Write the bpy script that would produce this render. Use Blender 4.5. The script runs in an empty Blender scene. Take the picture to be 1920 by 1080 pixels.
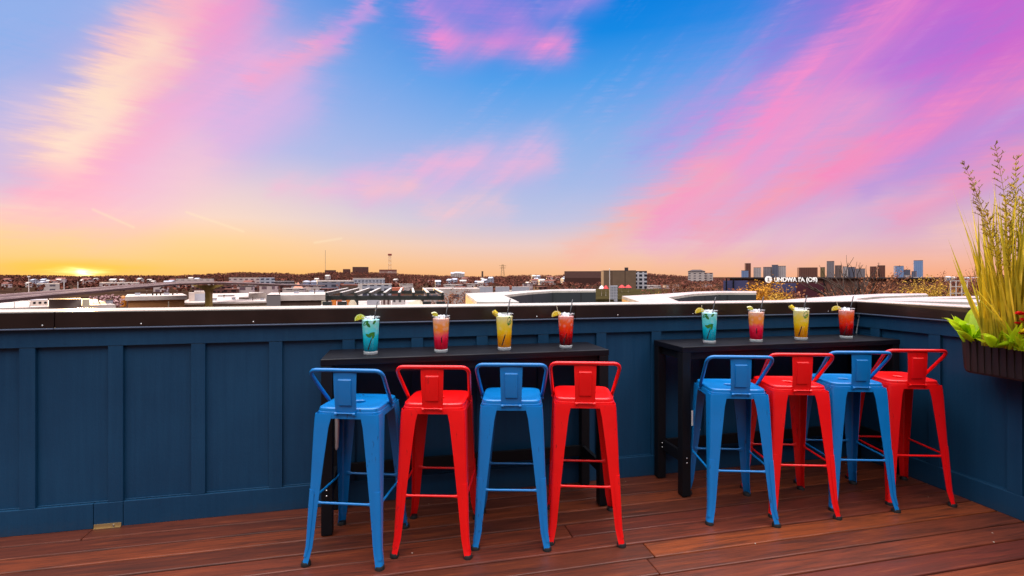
import bpy, math, random
from mathutils import Vector, Matrix
random.seed(7)
sc = bpy.context.scene
col = sc.collection
R = math.radians
# ------------------------------------------------------------------ camera frame
F, Y0, TH, H = 930.0, 519.4, 0.22131, 1.4
CX, CY = -3.50549, -3.22537
CS, SN = math.cos(TH), math.sin(TH)
def W(X, d, z=0.0):            # right / forward of the camera's foot -> world
    return Vector((CX + X*CS + d*SN, CY - X*SN + d*CS, z))
def P(px, py, d):              # a sight line at depth d metres -> world
    return W((px-960)/F*d, d, H + (Y0-py)/F*d)
def zat(py, d): return H + (Y0-py)/F*d
cam = bpy.data.cameras.new('camera'); co = bpy.data.objects.new('camera', cam); col.objects.link(co)
co.location = (CX, CY, H); co.rotation_euler = (R(90), 0, -TH)
cam.sensor_width = 36; cam.lens = F/1920*36; cam.shift_y = -(540-Y0)/1920
cam.clip_start = .05; cam.clip_end = 60000
sc.camera = co
sc.view_settings.view_transform = 'Standard'; sc.view_settings.look = 'None'
sc.view_settings.exposure = 0; sc.view_settings.gamma = 1
sc.render.engine = 'CYCLES'
sc.cycles.max_bounces = 6; sc.cycles.transparent_max_bounces = 12; sc.cycles.caustics_reflective = False; sc.cycles.caustics_refractive = False

def srgb(r, g, b):
    return tuple(((c/255)/12.92 if c <= 10 else (((c/255)+.055)/1.055)**2.4) for c in (r, g, b))
# ------------------------------------------------------------------ node helpers
class NT:
    def __init__(s, nt): s.nt = nt; s.n = nt.nodes; s.l = nt.links
    def new(s, t, **k):
        n = s.n.new(t)
        for a, b in k.items(): setattr(n, a, b)
        return n
    def put(s, sock, v):
        if v is None: return
        if hasattr(v, 'is_output'): s.l.new(v, sock)
        else: sock.default_value = v
    def m(s, op, a, b=None, c=None, clamp=False):
        n = s.new('ShaderNodeMath', operation=op, use_clamp=clamp)
        s.put(n.inputs[0], a)
        if b is not None: s.put(n.inputs[1], b)
        if c is not None: s.put(n.inputs[2], c)
        return n.outputs[0]
    def v(s, op, a, b=None, sc_=None):
        n = s.new('ShaderNodeVectorMath', operation=op)
        s.put(n.inputs[0], a)
        if b is not None: s.put(n.inputs[1], b)
        if sc_ is not None: s.put(n.inputs['Scale'], sc_)
        return n.outputs['Value'] if op in ('DOT_PRODUCT', 'LENGTH') else n.outputs[0]
    def mix(s, f, a, b, blend='MIX'):
        n = s.new('ShaderNodeMix', data_type='RGBA', blend_type=blend)
        s.put(n.inputs[0], f)
        s.put(n.inputs[6], a if hasattr(a, 'is_output') else (*a[:3], 1)); s.put(n.inputs[7], b if hasattr(b, 'is_output') else (*b[:3], 1))
        return n.outputs[2]
    def ramp(s, f, stops, interp='LINEAR'):
        n = s.new('ShaderNodeValToRGB'); cr = n.color_ramp; cr.interpolation = interp
        while len(cr.elements) < len(stops): cr.elements.new(.5)
        for e, (p, c) in zip(cr.elements, stops): e.position = p; e.color = (*c[:3], 1)
        s.put(n.inputs[0], f); return n.outputs[0]
    def smooth(s, x, a, b):
        n = s.new('ShaderNodeMapRange', interpolation_type='SMOOTHSTEP')
        s.put(n.inputs[0], x); n.inputs[1].default_value = a; n.inputs[2].default_value = b
        return n.outputs[0]
    def noise(s, vec, scale=5, detail=3, rough=.5, dist=0):
        n = s.new('ShaderNodeTexNoise'); s.put(n.inputs['Vector'], vec)
        n.inputs['Scale'].default_value = scale; n.inputs['Detail'].default_value = detail
        n.inputs['Roughness'].default_value = rough; n.inputs['Distortion'].default_value = dist
        return n.outputs[0]
    def xyz(s, x, y, z=0.0):
        n = s.new('ShaderNodeCombineXYZ'); s.put(n.inputs[0], x); s.put(n.inputs[1], y); s.put(n.inputs[2], z); return n.outputs[0]

MATS = {}
def mat(name, color, rough=.5, metal=0, var=0.0, vscale=8, bump=0, coat=0, spec=None, stretch=(1, 1, 1), rvar=0.0, hue=None):
    if name in MATS: return MATS[name]
    m = bpy.data.materials.new(name); m.use_nodes = True; t = NT(m.node_tree)
    b = t.n['Principled BSDF']
    b.inputs['Base Color'].default_value = (*color, 1); b.inputs['Roughness'].default_value = rough; b.inputs['Metallic'].default_value = metal
    if spec is not None: b.inputs['Specular IOR Level'].default_value = spec
    if coat: b.inputs['Coat Weight'].default_value = coat; b.inputs['Coat Roughness'].default_value = .15
    if var or bump or rvar:
        tc = t.new('ShaderNodeTexCoord'); mp = t.new('ShaderNodeMapping'); mp.inputs['Scale'].default_value = stretch
        t.l.new(tc.outputs['Object'], mp.inputs[0])
        nz = t.noise(mp.outputs[0], vscale, 5, .6)
        if var:
            lo = tuple(max(0, c*(1-var)) for c in color); hi = hue or tuple(min(1, c*(1+var)) for c in color)
            t.l.new(t.ramp(nz, [(.3, lo), (.7, hi)]), b.inputs['Base Color'])
        if rvar:
            t.l.new(t.m('ADD', rough-rvar/2, t.m('MULTIPLY', nz, rvar)), b.inputs['Roughness'])
        if bump:
            bp = t.new('ShaderNodeBump'); bp.inputs['Strength'].default_value = bump; bp.inputs['Distance'].default_value = .01
            t.l.new(nz, bp.inputs['Height']); t.l.new(bp.outputs[0], b.inputs['Normal'])
    MATS[name] = m; return m
def facade(name, color, win, su, sv, fu=.55, fv=.55, rough=.6):
    m = bpy.data.materials.new(name); m.use_nodes = True; t = NT(m.node_tree); b = t.n['Principled BSDF']
    tc = t.new('ShaderNodeTexCoord'); sp = t.new('ShaderNodeSeparateXYZ'); t.l.new(tc.outputs['Object'], sp.inputs[0])
    u = t.m('FRACT', t.m('MULTIPLY', t.m('ADD', sp.outputs[0], sp.outputs[1]), 1/su)); v = t.m('FRACT', t.m('MULTIPLY', sp.outputs[2], 1/sv))
    geo = t.new('ShaderNodeNewGeometry'); gs = t.new('ShaderNodeSeparateXYZ'); t.l.new(geo.outputs['Normal'], gs.inputs[0])
    k = t.m('MULTIPLY', t.m('MULTIPLY', t.m('LESS_THAN', u, fu), t.m('LESS_THAN', v, fv)), t.m('LESS_THAN', t.m('ABSOLUTE', gs.outputs[2]), .5))
    nz = t.noise(tc.outputs['Object'], .3, 3)
    c = t.mix(nz, tuple(x*.75 for x in color), tuple(min(1, x*1.2) for x in color))
    t.l.new(t.mix(k, c, win), b.inputs['Base Color'])
    t.l.new(t.m('SUBTRACT', rough, t.m('MULTIPLY', k, rough*.7)), b.inputs['Roughness'])
    return m
# ------------------------------------------------------------------ mesh helpers
class MB:
    def __init__(s): s.v = []; s.f = []
    def box(s, x0, x1, y0, y1, z0, z1, M=None):
        k = len(s.v)
        for z in (z0, z1):
            for x, y in ((x0, y0), (x1, y0), (x1, y1), (x0, y1)):
                p = Vector((x, y, z)); s.v.append(M @ p if M else p)
        for q in ((3, 2, 1, 0), (4, 5, 6, 7), (0, 1, 5, 4), (1, 2, 6, 5), (2, 3, 7, 6), (3, 0, 4, 7)): s.f.append([k+i for i in q])
        return s
    def loft(s, rings, cap=True, closed=True):
        k = len(s.v); n = len(rings[0])
        for r in rings: s.v += [Vector(p) for p in r]
        for i in range(len(rings)-1):
            for j in range(n if closed else n-1):
                a = k+i*n+j; b = k+i*n+(j+1) % n
                s.f.append([a, b, b+n, a+n])
        if cap:
            s.f.append([k+j for j in range(n)][::-1]); s.f.append([k+(len(rings)-1)*n+j for j in range(n)])
        return s
    def tube(s, pts, r, n=8, cap=True):
        pts = [Vector(p) for p in pts]; rs = r if isinstance(r, (list, tuple)) else [r]*len(pts)
        rings = []; up = None
        for i, p in enumerate(pts):
            d = (pts[min(i+1, len(pts)-1)]-pts[max(i-1, 0)])
            d = d.normalized() if d.length > 1e-9 else Vector((0, 0, 1))
            if up is None: up = Vector((0, 0, 1)) if abs(d.z) < .9 else Vector((1, 0, 0))
            a = d.cross(up)
            if a.length < 1e-5: a = d.cross(Vector((1, 0, 0)))
            a.normalize(); b = a.cross(d); up = b if b.length else up
            rings.append([p+a*math.cos(2*math.pi*j/n)*rs[i]+b*math.sin(2*math.pi*j/n)*rs[i] for j in range(n)])
        return s.loft(rings, cap)
    def lathe(s, prof, n=24, c=(0, 0, 0), cap=True):
        return s.loft([[(c[0]+r*math.cos(2*math.pi*j/n), c[1]+r*math.sin(2*math.pi*j/n), c[2]+z) for j in range(n)] for r, z in prof], cap)
    def prism(s, poly, z0, z1):      # plan polygon (ccw) extruded
        k = len(s.v); n = len(poly)
        for z in (z0, z1): s.v += [Vector((p[0], p[1], z)) for p in poly]
        s.f.append([k+i for i in range(n)][::-1]); s.f.append([k+n+i for i in range(n)])
        for i in range(n): j = (i+1) % n; s.f.append([k+i, k+j, k+n+j, k+n+i])
        return s
    def quad(s, *p):
        k = len(s.v); s.v += [Vector(q) for q in p]; s.f.append([k+i for i in range(len(p))]); return s
    def mesh(s, name, m=None, smooth=None, fix=False):
        me = bpy.data.meshes.new(name); me.from_pydata([tuple(p) for p in s.v], [], s.f)
        if fix:
            import bmesh
            bm = bmesh.new(); bm.from_mesh(me); bmesh.ops.recalc_face_normals(bm, faces=bm.faces); bm.to_mesh(me); bm.free()
        if m: me.materials.append(m)
        if smooth:
            me.polygons.foreach_set('use_smooth', [True]*len(me.polygons)); me.set_sharp_from_angle(angle=R(smooth))
        me.update(); return me
    def build(s, name, m, parent=None, smooth=None, bevel=0, seg=2, fix=True):
        o = bpy.data.objects.new(name, s.mesh(name, m, smooth, fix)); col.objects.link(o)
        if parent: o.parent = parent
        if bevel:
            b = o.modifiers.new('bevel', 'BEVEL'); b.width = bevel; b.segments = seg; b.limit_method = 'ANGLE'; b.angle_limit = R(40)
        return o
def tag(o, label, cat, group=None):
    o['label'] = label; o['category'] = cat
    if group: o['group'] = group
    return o
def kind(o, k='structure'): o['kind'] = k; return o
def thing(name, label, cat, loc=(0, 0, 0), rz=0, group=None):
    o = bpy.data.objects.new(name, None); col.objects.link(o); o.location = loc; o.rotation_euler = (0, 0, rz); o.empty_display_size = .1
    return tag(o, label, cat, group)
def copy_tree(o, parent=None):
    c = o.copy(); col.objects.link(c)
    if parent: c.parent = parent
    for ch in list(o.children): copy_tree(ch, c)
    return c
# ------------------------------------------------------------------ SKY (world), sun
def AE(px, py):
    az = math.atan((px-960)/F); return az, math.atan((Y0-py)/F*math.cos(az))
SUN_PX, SUN_EL = 155, 2.2
sun_az = AE(SUN_PX, 510)[0]
world = bpy.data.worlds.new('World'); sc.world = world; world.use_nodes = True
t = NT(world.node_tree); bg = t.n['Background']
tc = t.new('ShaderNodeTexCoord'); sp = t.new('ShaderNodeSeparateXYZ'); t.l.new(tc.outputs['Generated'], sp.inputs[0])
dx = t.m('SUBTRACT', t.m('MULTIPLY', sp.outputs[0], CS), t.m('MULTIPLY', sp.outputs[1], SN))
dy = t.m('ADD', t.m('MULTIPLY', sp.outputs[0], SN), t.m('MULTIPLY', sp.outputs[1], CS))
az0 = t.m('ARCTAN2', dx, dy); el0 = t.m('ARCSINE', sp.outputs[2])
# wind-drawn wisps: noise stretched along the horizon, and a second one along the big bands
w1 = t.noise(t.xyz(t.m('MULTIPLY', az0, 3.0), t.m('MULTIPLY', el0, 26.0)), 1.6, 6, .62)
w2 = t.noise(t.xyz(t.m('MULTIPLY', az0, 5.0), t.m('MULTIPLY', el0, 6.0), 3.7), 1.3, 5, .6)
w3 = t.noise(t.xyz(t.m('MULTIPLY', t.m('ADD', t.m('MULTIPLY', az0, .77), t.m('MULTIPLY', el0, .64)), 3.0), t.m('MULTIPLY', t.m('SUBTRACT', t.m('MULTIPLY', el0, .77), t.m('MULTIPLY', az0, .64)), 22.0), 9.1), 1.3, 6, .6)
w4 = t.noise(t.xyz(t.m('MULTIPLY', az0, 14.0), t.m('MULTIPLY', el0, 110.0), 5.3), 1.5, 5, .65)
az = t.m('ADD', t.m('ADD', az0, t.m('MULTIPLY', t.m('SUBTRACT', w4, .5), .045)), t.m('ADD', t.m('MULTIPLY', t.m('SUBTRACT', w1, .5), .085), t.m('MULTIPLY', t.m('SUBTRACT', w2, .5), .05)))
el = t.m('ADD', el0, t.m('MULTIPLY', t.m('SUBTRACT', w2, .5), .035))
pos = t.xyz(az, el)
tex = t.m('ADD', .50, t.m('ADD', t.m('MULTIPLY', t.smooth(w1, .3, .7), .28), t.m('ADD', t.m('MULTIPLY', t.smooth(w3, .30, .70), .26), t.m('MULTIPLY', t.smooth(w4, .3, .7), .18))))
tex2 = t.smooth(w3, .36, .64)
def rampel(lst): return [(max(0, min(1, e/30)), srgb(*c)) for e, c in lst]
ed = t.m('DIVIDE', t.m('MULTIPLY', el0, 180/math.pi), 30.0)
mid = t.ramp(ed, rampel([(0, (250, 186, 134)), (1.6, (248, 196, 160)), (3.6, (236, 204, 198)), (6.5, (194, 196, 226)), (10.5, (166, 186, 232)), (16, (134, 176, 234)), (21.5, (76, 158, 235)), (26, (16, 136, 228)), (30, (0, 124, 222))]))
lef = t.ramp(ed, rampel([(0, (252, 184, 98)), (1.6, (253, 201, 132)), (3.6, (253, 210, 158)), (6.0, (246, 218, 202)), (9.0, (232, 208, 214)), (13, (184, 190, 232)), (18, (160, 180, 234)), (24, (134, 170, 232)), (30, (110, 158, 230))]))
rig = t.ramp(ed, rampel([(0, (250, 172, 128)), (1.6, (246, 184, 158)), (3.6, (222, 184, 200)), (7, (180, 170, 218)), (13, (150, 150, 222)), (19, (140, 120, 214)), (26, (150, 96, 206)), (30, (150, 90, 205))]))
base = t.mix(t.smooth(az0, .06, -.62), mid, lef)
base = t.mix(t.smooth(az0, .42, .74), base, rig)
CL = [  # A, B (sight lines of the photo turned into azimuth/elevation), width px, colour, strength, streakiness
 ((200, 330), (450, 130), 95, (236, 176, 222), .75, 0),
 ((60, 330), (330, 300), 60, (250, 212, 206), .75, 0),
 ((250, 300), (520, 170), 65, (226, 180, 228), .5, 0),
 ((95, 300), (385, -50), 82, (250, 164, 204), .95, 0),
 ((390, 20), (450, -60), 55, (242, 150, 208), .75, 0),
 ((-85, 225), (175, -60), 88, (142, 176, 235), .95, -1),
 ((-40, 300), (60, 215), 40, (226, 196, 222), .6, 0),
 ((110, 275), (285, 95), 40, (252, 208, 196), .9, 0),
 ((275, 90), (340, 0), 44, (249, 190, 196), .8, 0),
 ((125, 278), (195, 190), 23, (253, 229, 206), .75, 0),
 ((195, 182), (292, 82), 22, (253, 222, 200), .75, 0),
 ((480, 150), (620, 75), 20, (246, 166, 206), .85, 0), ((620, 75), (700, 10), 14, (214, 156, 224), .7, 0),
 ((805, 25), (840, 80), 30, (222, 140, 222), .75, .2), ((835, 74), (1055, 84), 24, (236, 142, 212), .9, .2),
 ((850, -20), (960, 40), 45, (168, 132, 224), .75, 0), ((1020, 20), (1120, -10), 18, (180, 140, 226), .6, 0),
 ((525, 352), (700, 348), 19, (238, 192, 216), .8, .3), ((690, 345), (1010, 295), 44, (218, 182, 226), .85, .3), ((690, 355), (770, 348), 20, (246, 192, 204), .8, .2), ((800, 310), (900, 300), 22, (234, 180, 218), .75, .3),
 ((820, 400), (930, 385), 28, (242, 198, 208), .8, .3), ((940, 330), (1030, 300), 16, (232, 180, 216), .6, 0),
 ((1400, 300), (1900, 60), 150, (220, 128, 216), .82, .3),
 ((1230, 420), (1600, 200), 60, (240, 166, 206), .6, 0),
 ((1720, -20), (1960, 60), 90, (196, 92, 206), .8, .3),
 ((1080, 480), (1330, 330), 34, (250, 184, 166), .75, 0),
 ((1560, 130), (1760, 70), 30, (158, 112, 222), .55, .4), ((1760, 250), (1930, 170), 30, (186, 112, 212), .5, .3), ((1240, 400), (1480, 200), 34, (247, 152, 200), .85, .35),
 ((1440, 225), (1700, -10), 34, (248, 142, 204), .88, .35),
 ((1190, 290), (1440, 105), 12, (150, 160, 232), .55, .3), ((1440, 110), (1600, -30), 22, (140, 122, 222), .7, .3),
 ((1330, 430), (1600, 300), 34, (250, 162, 178), .8, .2), ((1560, 320), (1930, 150), 36, (246, 138, 194), .85, .35),
 ((1480, 440), (1660, 370), 26, (232, 190, 206), .6, 0),
 ((1620, 360), (1920, 200), 18, (182, 150, 222), .7, 0),
 ((1700, 395), (1930, 290), 24, (248, 148, 184), .85, 0), ((1660, 400), (1760, 360), 18, (222, 176, 210), .6, 0),
 ((1800, 440), (1930, 400), 30, (246, 196, 186), .7, 0),
]
cur = base
for (a, b, wpx, colr, st, sk) in CL:
    A = AE(*a); B = AE(*b); ab = (B[0]-A[0], B[1]-A[1]); L2 = ab[0]**2+ab[1]**2
    pa = t.v('SUBTRACT', pos, (A[0], A[1], 0))
    tt = t.m('MULTIPLY', t.v('DOT_PRODUCT', pa, (ab[0], ab[1], 0)), 1/L2, clamp=True)
    ds = t.v('LENGTH', t.v('SUBTRACT', pa, t.v('SCALE', (ab[0], ab[1], 0), sc_=tt)))
    q = t.m('MULTIPLY', ds, F/wpx)
    mk = t.m('EXPONENT', t.m('MULTIPLY', t.m('POWER', q, 4.5 if sk < 0 else 2.5 if wpx > 36 else 1.7), -1.0))
    mk = t.m('MULTIPLY', mk, t.m('MULTIPLY', tex, st), clamp=True)
    if sk > 0: mk = t.m('MULTIPLY', mk, t.m('ADD', 1-sk, t.m('MULTIPLY', tex2, sk)))
    cur = t.mix(mk, cur, srgb(*colr))
veil = t.m('MULTIPLY', t.m('MULTIPLY', t.smooth(w3, .5, .75), t.smooth(w4, .35, .7)), t.m('MULTIPLY', t.smooth(el0, 0, .2), .13))
cur = t.mix(veil, cur, srgb(236, 190, 222))
# contrails
for (a, b, wpx) in (((175, 393), (250, 426), 2.0), ((350, 398), (456, 434), 2.0), ((590, 455), (640, 447), 2.0)):
    A = AE(*a); B = AE(*b); ab = (B[0]-A[0], B[1]-A[1]); L2 = ab[0]**2+ab[1]**2
    pa = t.v('SUBTRACT', t.xyz(az0, el0), (A[0], A[1], 0))
    tt = t.m('MULTIPLY', t.v('DOT_PRODUCT', pa, (ab[0], ab[1], 0)), 1/L2, clamp=True)
    ds = t.v('LENGTH', t.v('SUBTRACT', pa, t.v('SCALE', (ab[0], ab[1], 0), sc_=tt)))
    q = t.m('MULTIPLY', ds, F/wpx)
    cur = t.mix(t.m('MULTIPLY', t.m('EXPONENT', t.m('MULTIPLY', t.m('MULTIPLY', q, q), -1.0)), .35), cur, srgb(255, 235, 200))
# glow of the low sun behind the hills
def glow(pc, sx, sy, colr, st, cur):
    A = AE(*pc); q1 = t.m('MULTIPLY', t.m('SUBTRACT', az, A[0]), F/sx); q2 = t.m('MULTIPLY', t.m('SUBTRACT', el0, A[1]), F/sy)
    g = t.m('EXPONENT', t.m('MULTIPLY', t.m('ADD', t.m('MULTIPLY', q1, q1), t.m('MULTIPLY', q2, q2)), -1.0))
    return t.mix(t.m('MULTIPLY', g, st, clamp=True), cur, colr)
cur = glow((155, 500), 260, 70, srgb(254, 212, 120), .35, cur)
cur = glow((150, 503), 80, 12, (1.0, .58, .035), .85, cur)
cur = glow((157, 509), 22, 5, (1.8, 1.3, .45), 1, cur)
cur = glow((157, 511), 8, 4, (3, 2.5, 1.3), 1, cur)
# added fill light overhead (outside the picture, el > 30 deg) and unseen sky dimmed low behind
TOP, BACK = 4.6, .18
rear = t.smooth(dy, .45, -.05)
up = t.smooth(t.m('ADD', el0, t.m('MULTIPLY', rear, R(9))), R(32), R(62))
cur = t.mix(t.m('MULTIPLY', rear, t.m('SUBTRACT', 1.0, up)), cur, (BACK*.8, BACK*.9, BACK*1.1))
cur = t.mix(up, cur, (TOP*1.0, TOP*.97, TOP*.97))
# physical sky under it
sky = t.new('ShaderNodeTexSky', sky_type='NISHITA', sun_disc=False)
sun_world = TH + sun_az                                   # clockwise from +Y
sky.sun_elevation = R(SUN_EL); sky.sun_rotation = sun_world; sky.altitude = 200; sky.dust_density = 2
hs = t.new('ShaderNodeMix', data_type='RGBA', blend_type='ADD'); hs.inputs[0].default_value = .003
t.l.new(cur, hs.inputs[6]); t.l.new(sky.outputs[0], hs.inputs[7])
t.l.new(hs.outputs[2], bg.inputs['Color']); bg.inputs['Strength'].default_value = 1.0
sl = bpy.data.lights.new('sun', 'SUN'); sl.energy = 3.0; sl.angle = R(.6); sl.color = (1.0, .62, .28)
so = bpy.data.objects.new('sun', sl); col.objects.link(so)
sd = Vector((math.sin(sun_world)*math.cos(R(SUN_EL)), math.cos(sun_world)*math.cos(R(SUN_EL)), math.sin(R(SUN_EL))))
so.rotation_euler = sd.to_track_quat('Z', 'Y').to_euler(); so.location = sd*50

# ------------------------------------------------------------------ MATERIALS (terrace)
def navy():
    m = bpy.data.materials.new('navy_paint'); m.use_nodes = True; t = NT(m.node_tree); b = t.n['Principled BSDF']
    tc = t.new('ShaderNodeTexCoord'); ob = tc.outputs['Object']
    n1 = t.noise(ob, 1.7, 4, .6); n2 = t.noise(ob, 60, 3, .6)
    mp = t.new('ShaderNodeMapping'); mp.inputs['Scale'].default_value = (38, 38, 1.6); t.l.new(ob, mp.inputs[0]); n3 = t.noise(mp.outputs[0], 1, 4, .65)      # brush strokes
    mp = t.new('ShaderNodeMapping'); mp.inputs['Scale'].default_value = (9, 9, .7); t.l.new(ob, mp.inputs[0]); n4 = t.noise(mp.outputs[0], 1, 5, .7)        # rain streaks
    c = t.ramp(t.m('ADD', t.m('MULTIPLY', n1, .6), t.m('MULTIPLY', n3, .4)), [(.32, (.0030, .034, .084)), (.68, (.0055, .050, .116))])
    c = t.mix(t.m('MULTIPLY', t.smooth(n4, .56, .78), .30), c, (.010, .058, .115))
    sp = t.new('ShaderNodeSeparateXYZ'); t.l.new(ob, sp.inputs[0])
    dust = t.m('MULTIPLY', t.smooth(t.m('ADD', sp.outputs[2], t.m('MULTIPLY', t.m('SUBTRACT', n2, .5), .10)), .075, .0), t.smooth(n1, .35, .7))
    c = t.mix(t.m('MULTIPLY', dust, .35), c, (.035, .040, .05))
    t.l.new(c, b.inputs['Base Color']); b.inputs['Specular IOR Level'].default_value = .34
    t.l.new(t.m('ADD', .36, t.m('MULTIPLY', n3, .25)), b.inputs['Roughness'])
    bp = t.new('ShaderNodeBump'); bp.inputs['Strength'].default_value = .2; bp.inputs['Distance'].default_value = .004
    t.l.new(t.m('ADD', n2, n3), bp.inputs['Height']); t.l.new(bp.outputs[0], b.inputs['Normal'])
    return m
NAVY = navy()
BRONZE = mat('dark_bronze_metal', (.018, .008, .006), .30, 0, var=.35, vscale=4, rvar=.12, spec=.6)
CAPTOP = mat('pale_sky_sheen_cap', (.68, .61, .53), .24, .1, var=.16, vscale=3, rvar=.15)  # pale tone puts the grazing sky reflection into the colour
BLACKW = mat('black_stained_wood', (.0035, .003, .006), .42, 0, var=.4, vscale=9, spec=.28, stretch=(1, 14, 14), rvar=.25, bump=.1)
BLACKM = mat('black_steel', (.004, .004, .006), .5, spec=.25)
def paint(name, c, worn):
    m = bpy.data.materials.new(name); m.use_nodes = True; t = NT(m.node_tree); b = t.n['Principled BSDF']
    tc = t.new('ShaderNodeTexCoord'); oi = t.new('ShaderNodeObjectInfo')
    vv = t.v('ADD', tc.outputs['Object'], t.v('SCALE', (3.1, 1.7, 2.3), sc_=oi.outputs['Random']))
    n1 = t.noise(vv, 7, 3, .6)
    mp = t.new('ShaderNodeMapping'); mp.inputs['Scale'].default_value = (60, 60, 9); t.l.new(vv, mp.inputs[0])
    n2 = t.noise(mp.outputs[0], 1, 4, .7)
    k = t.m('MULTIPLY', t.smooth(n2, .60, .68), t.smooth(n1, .50, .58))
    c1 = t.mix(n1, tuple(x*.86 for x in c), tuple(min(1, x*1.1) for x in c))
    t.l.new(t.mix(t.m('MULTIPLY', k, .75), c1, worn), b.inputs['Base Color'])
    t.l.new(t.m('ADD', .24, t.m('MULTIPLY', n1, .22)), b.inputs['Roughness'])
    b.inputs['Specular IOR Level'].default_value = .4; b.inputs['Coat Weight'].default_value = .35; b.inputs['Coat Roughness'].default_value = .08
    return m
BLUE = paint('blue_enamel', (.001, .166, .49), (.01, .02, .05))
RED = paint('red_enamel', (.80, .003, .004), (.08, .01, .01))
RUBBER = mat('black_rubber', (.008, .008, .009), .6)
STEEL = mat('bright_steel', (.6, .6, .6), .25, 1)
def wood():
    m = bpy.data.materials.new('red_brown_decking'); m.use_nodes = True; t = NT(m.node_tree); b = t.n['Principled BSDF']
    tc = t.new('ShaderNodeTexCoord'); geo = t.new('ShaderNodeNewGeometry'); rnd = geo.outputs['Random Per Island']
    off = t.v('ADD', tc.outputs['Object'], t.v('SCALE', (17, 5, 3), sc_=rnd))
    mp = t.new('ShaderNodeMapping'); mp.inputs['Scale'].default_value = (1.6, 26, 20); t.l.new(off, mp.inputs[0])
    g = t.noise(mp.outputs[0], 1.5, 6, .65, .6)
    mp2 = t.new('ShaderNodeMapping'); mp2.inputs['Scale'].default_value = (5, 160, 100); t.l.new(off, mp2.inputs[0])
    g2 = t.noise(mp2.outputs[0], 1, 3, .6)
    c = t.ramp(t.m('FRACT', t.m('MULTIPLY', rnd, 7.31)), [(0, srgb(78, 35, 23)), (.35, srgb(106, 50, 31)), (.65, srgb(90, 37, 28)), (1, srgb(126, 60, 29))])
    c = t.mix(t.m('MULTIPLY', t.smooth(g, .42, .72), .85), c, srgb(46, 21, 15))
    c = t.mix(t.m('MULTIPLY', t.smooth(g, .45, .2), .6), c, srgb(150, 78, 44))
    c = t.mix(t.m('MULTIPLY', t.smooth(g2, .45, .7), .4), c, srgb(50, 22, 16))
    st = t.noise(tc.outputs['Object'], 1.1, 4, .6); c = t.mix(t.m('MULTIPLY', t.smooth(st, .5, .72), .35), c, srgb(62, 30, 24)); b.inputs['Specular IOR Level'].default_value = .38
    vo = t.new('ShaderNodeTexVoronoi'); vo.inputs['Scale'].default_value = 9; t.l.new(tc.outputs['Object'], vo.inputs['Vector'])
    vs = t.new('ShaderNodeSeparateColor'); t.l.new(vo.outputs['Color'], vs.inputs[0])
    c = t.mix(t.m('MULTIPLY', t.m('LESS_THAN', vo.outputs['Distance'], .035), t.m('GREATER_THAN', vs.outputs[0], .82)), c, (.45, .40, .34))      # grit
    t.l.new(c, b.inputs['Base Color'])
    t.l.new(t.m('ADD', .26, t.m('MULTIPLY', g, .34)), b.inputs['Roughness'])
    bp = t.new('ShaderNodeBump'); bp.inputs['Strength'].default_value = .25; bp.inputs['Distance'].default_value = .004
    t.l.new(t.m('ADD', g, g2), bp.inputs['Height']); t.l.new(bp.outputs[0], b.inputs['Normal'])
    return m
WOOD = wood()

# ------------------------------------------------------------------ TERRACE SHELL
# world: corner of the two parapets at the origin, deck towards -x and -y, floor at z = 0
ZC, ZL, ZR, ZB = 1.208, 1.112, 1.014, .139
XL, YN = -9.0, -6.5
deck = MB(); rg = random.Random(3)
y = -.004; bw = .137
seam = {6: -2.26, 7: -2.31, 9: -1.94, 4: -2.6, 0: -5.17}
i = 0
while y > YN:
    xs = [XL]; x = seam.get(i, rg.uniform(-6.5, 0) if i > 10 else None)
    if x: xs.append(x)
    xs.append(.0)
    for a, b in zip(xs[:-1], xs[1:]):
        deck.box(a+.0015, b-.0015, y-bw+.0045, y-.0045, -.028, rg.uniform(-.0012, .0012))
    y -= bw; i += 1
kind(deck.build('deck', WOOD, bevel=.006, seg=2))
kind(MB().box(XL, 0, YN, 0, -.3, -.034).build('deck_gap_shade', mat('gap_shade_black', (.006, .004, .004), .9)))  # near-black slab puts the shade of the board gaps into colour

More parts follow.
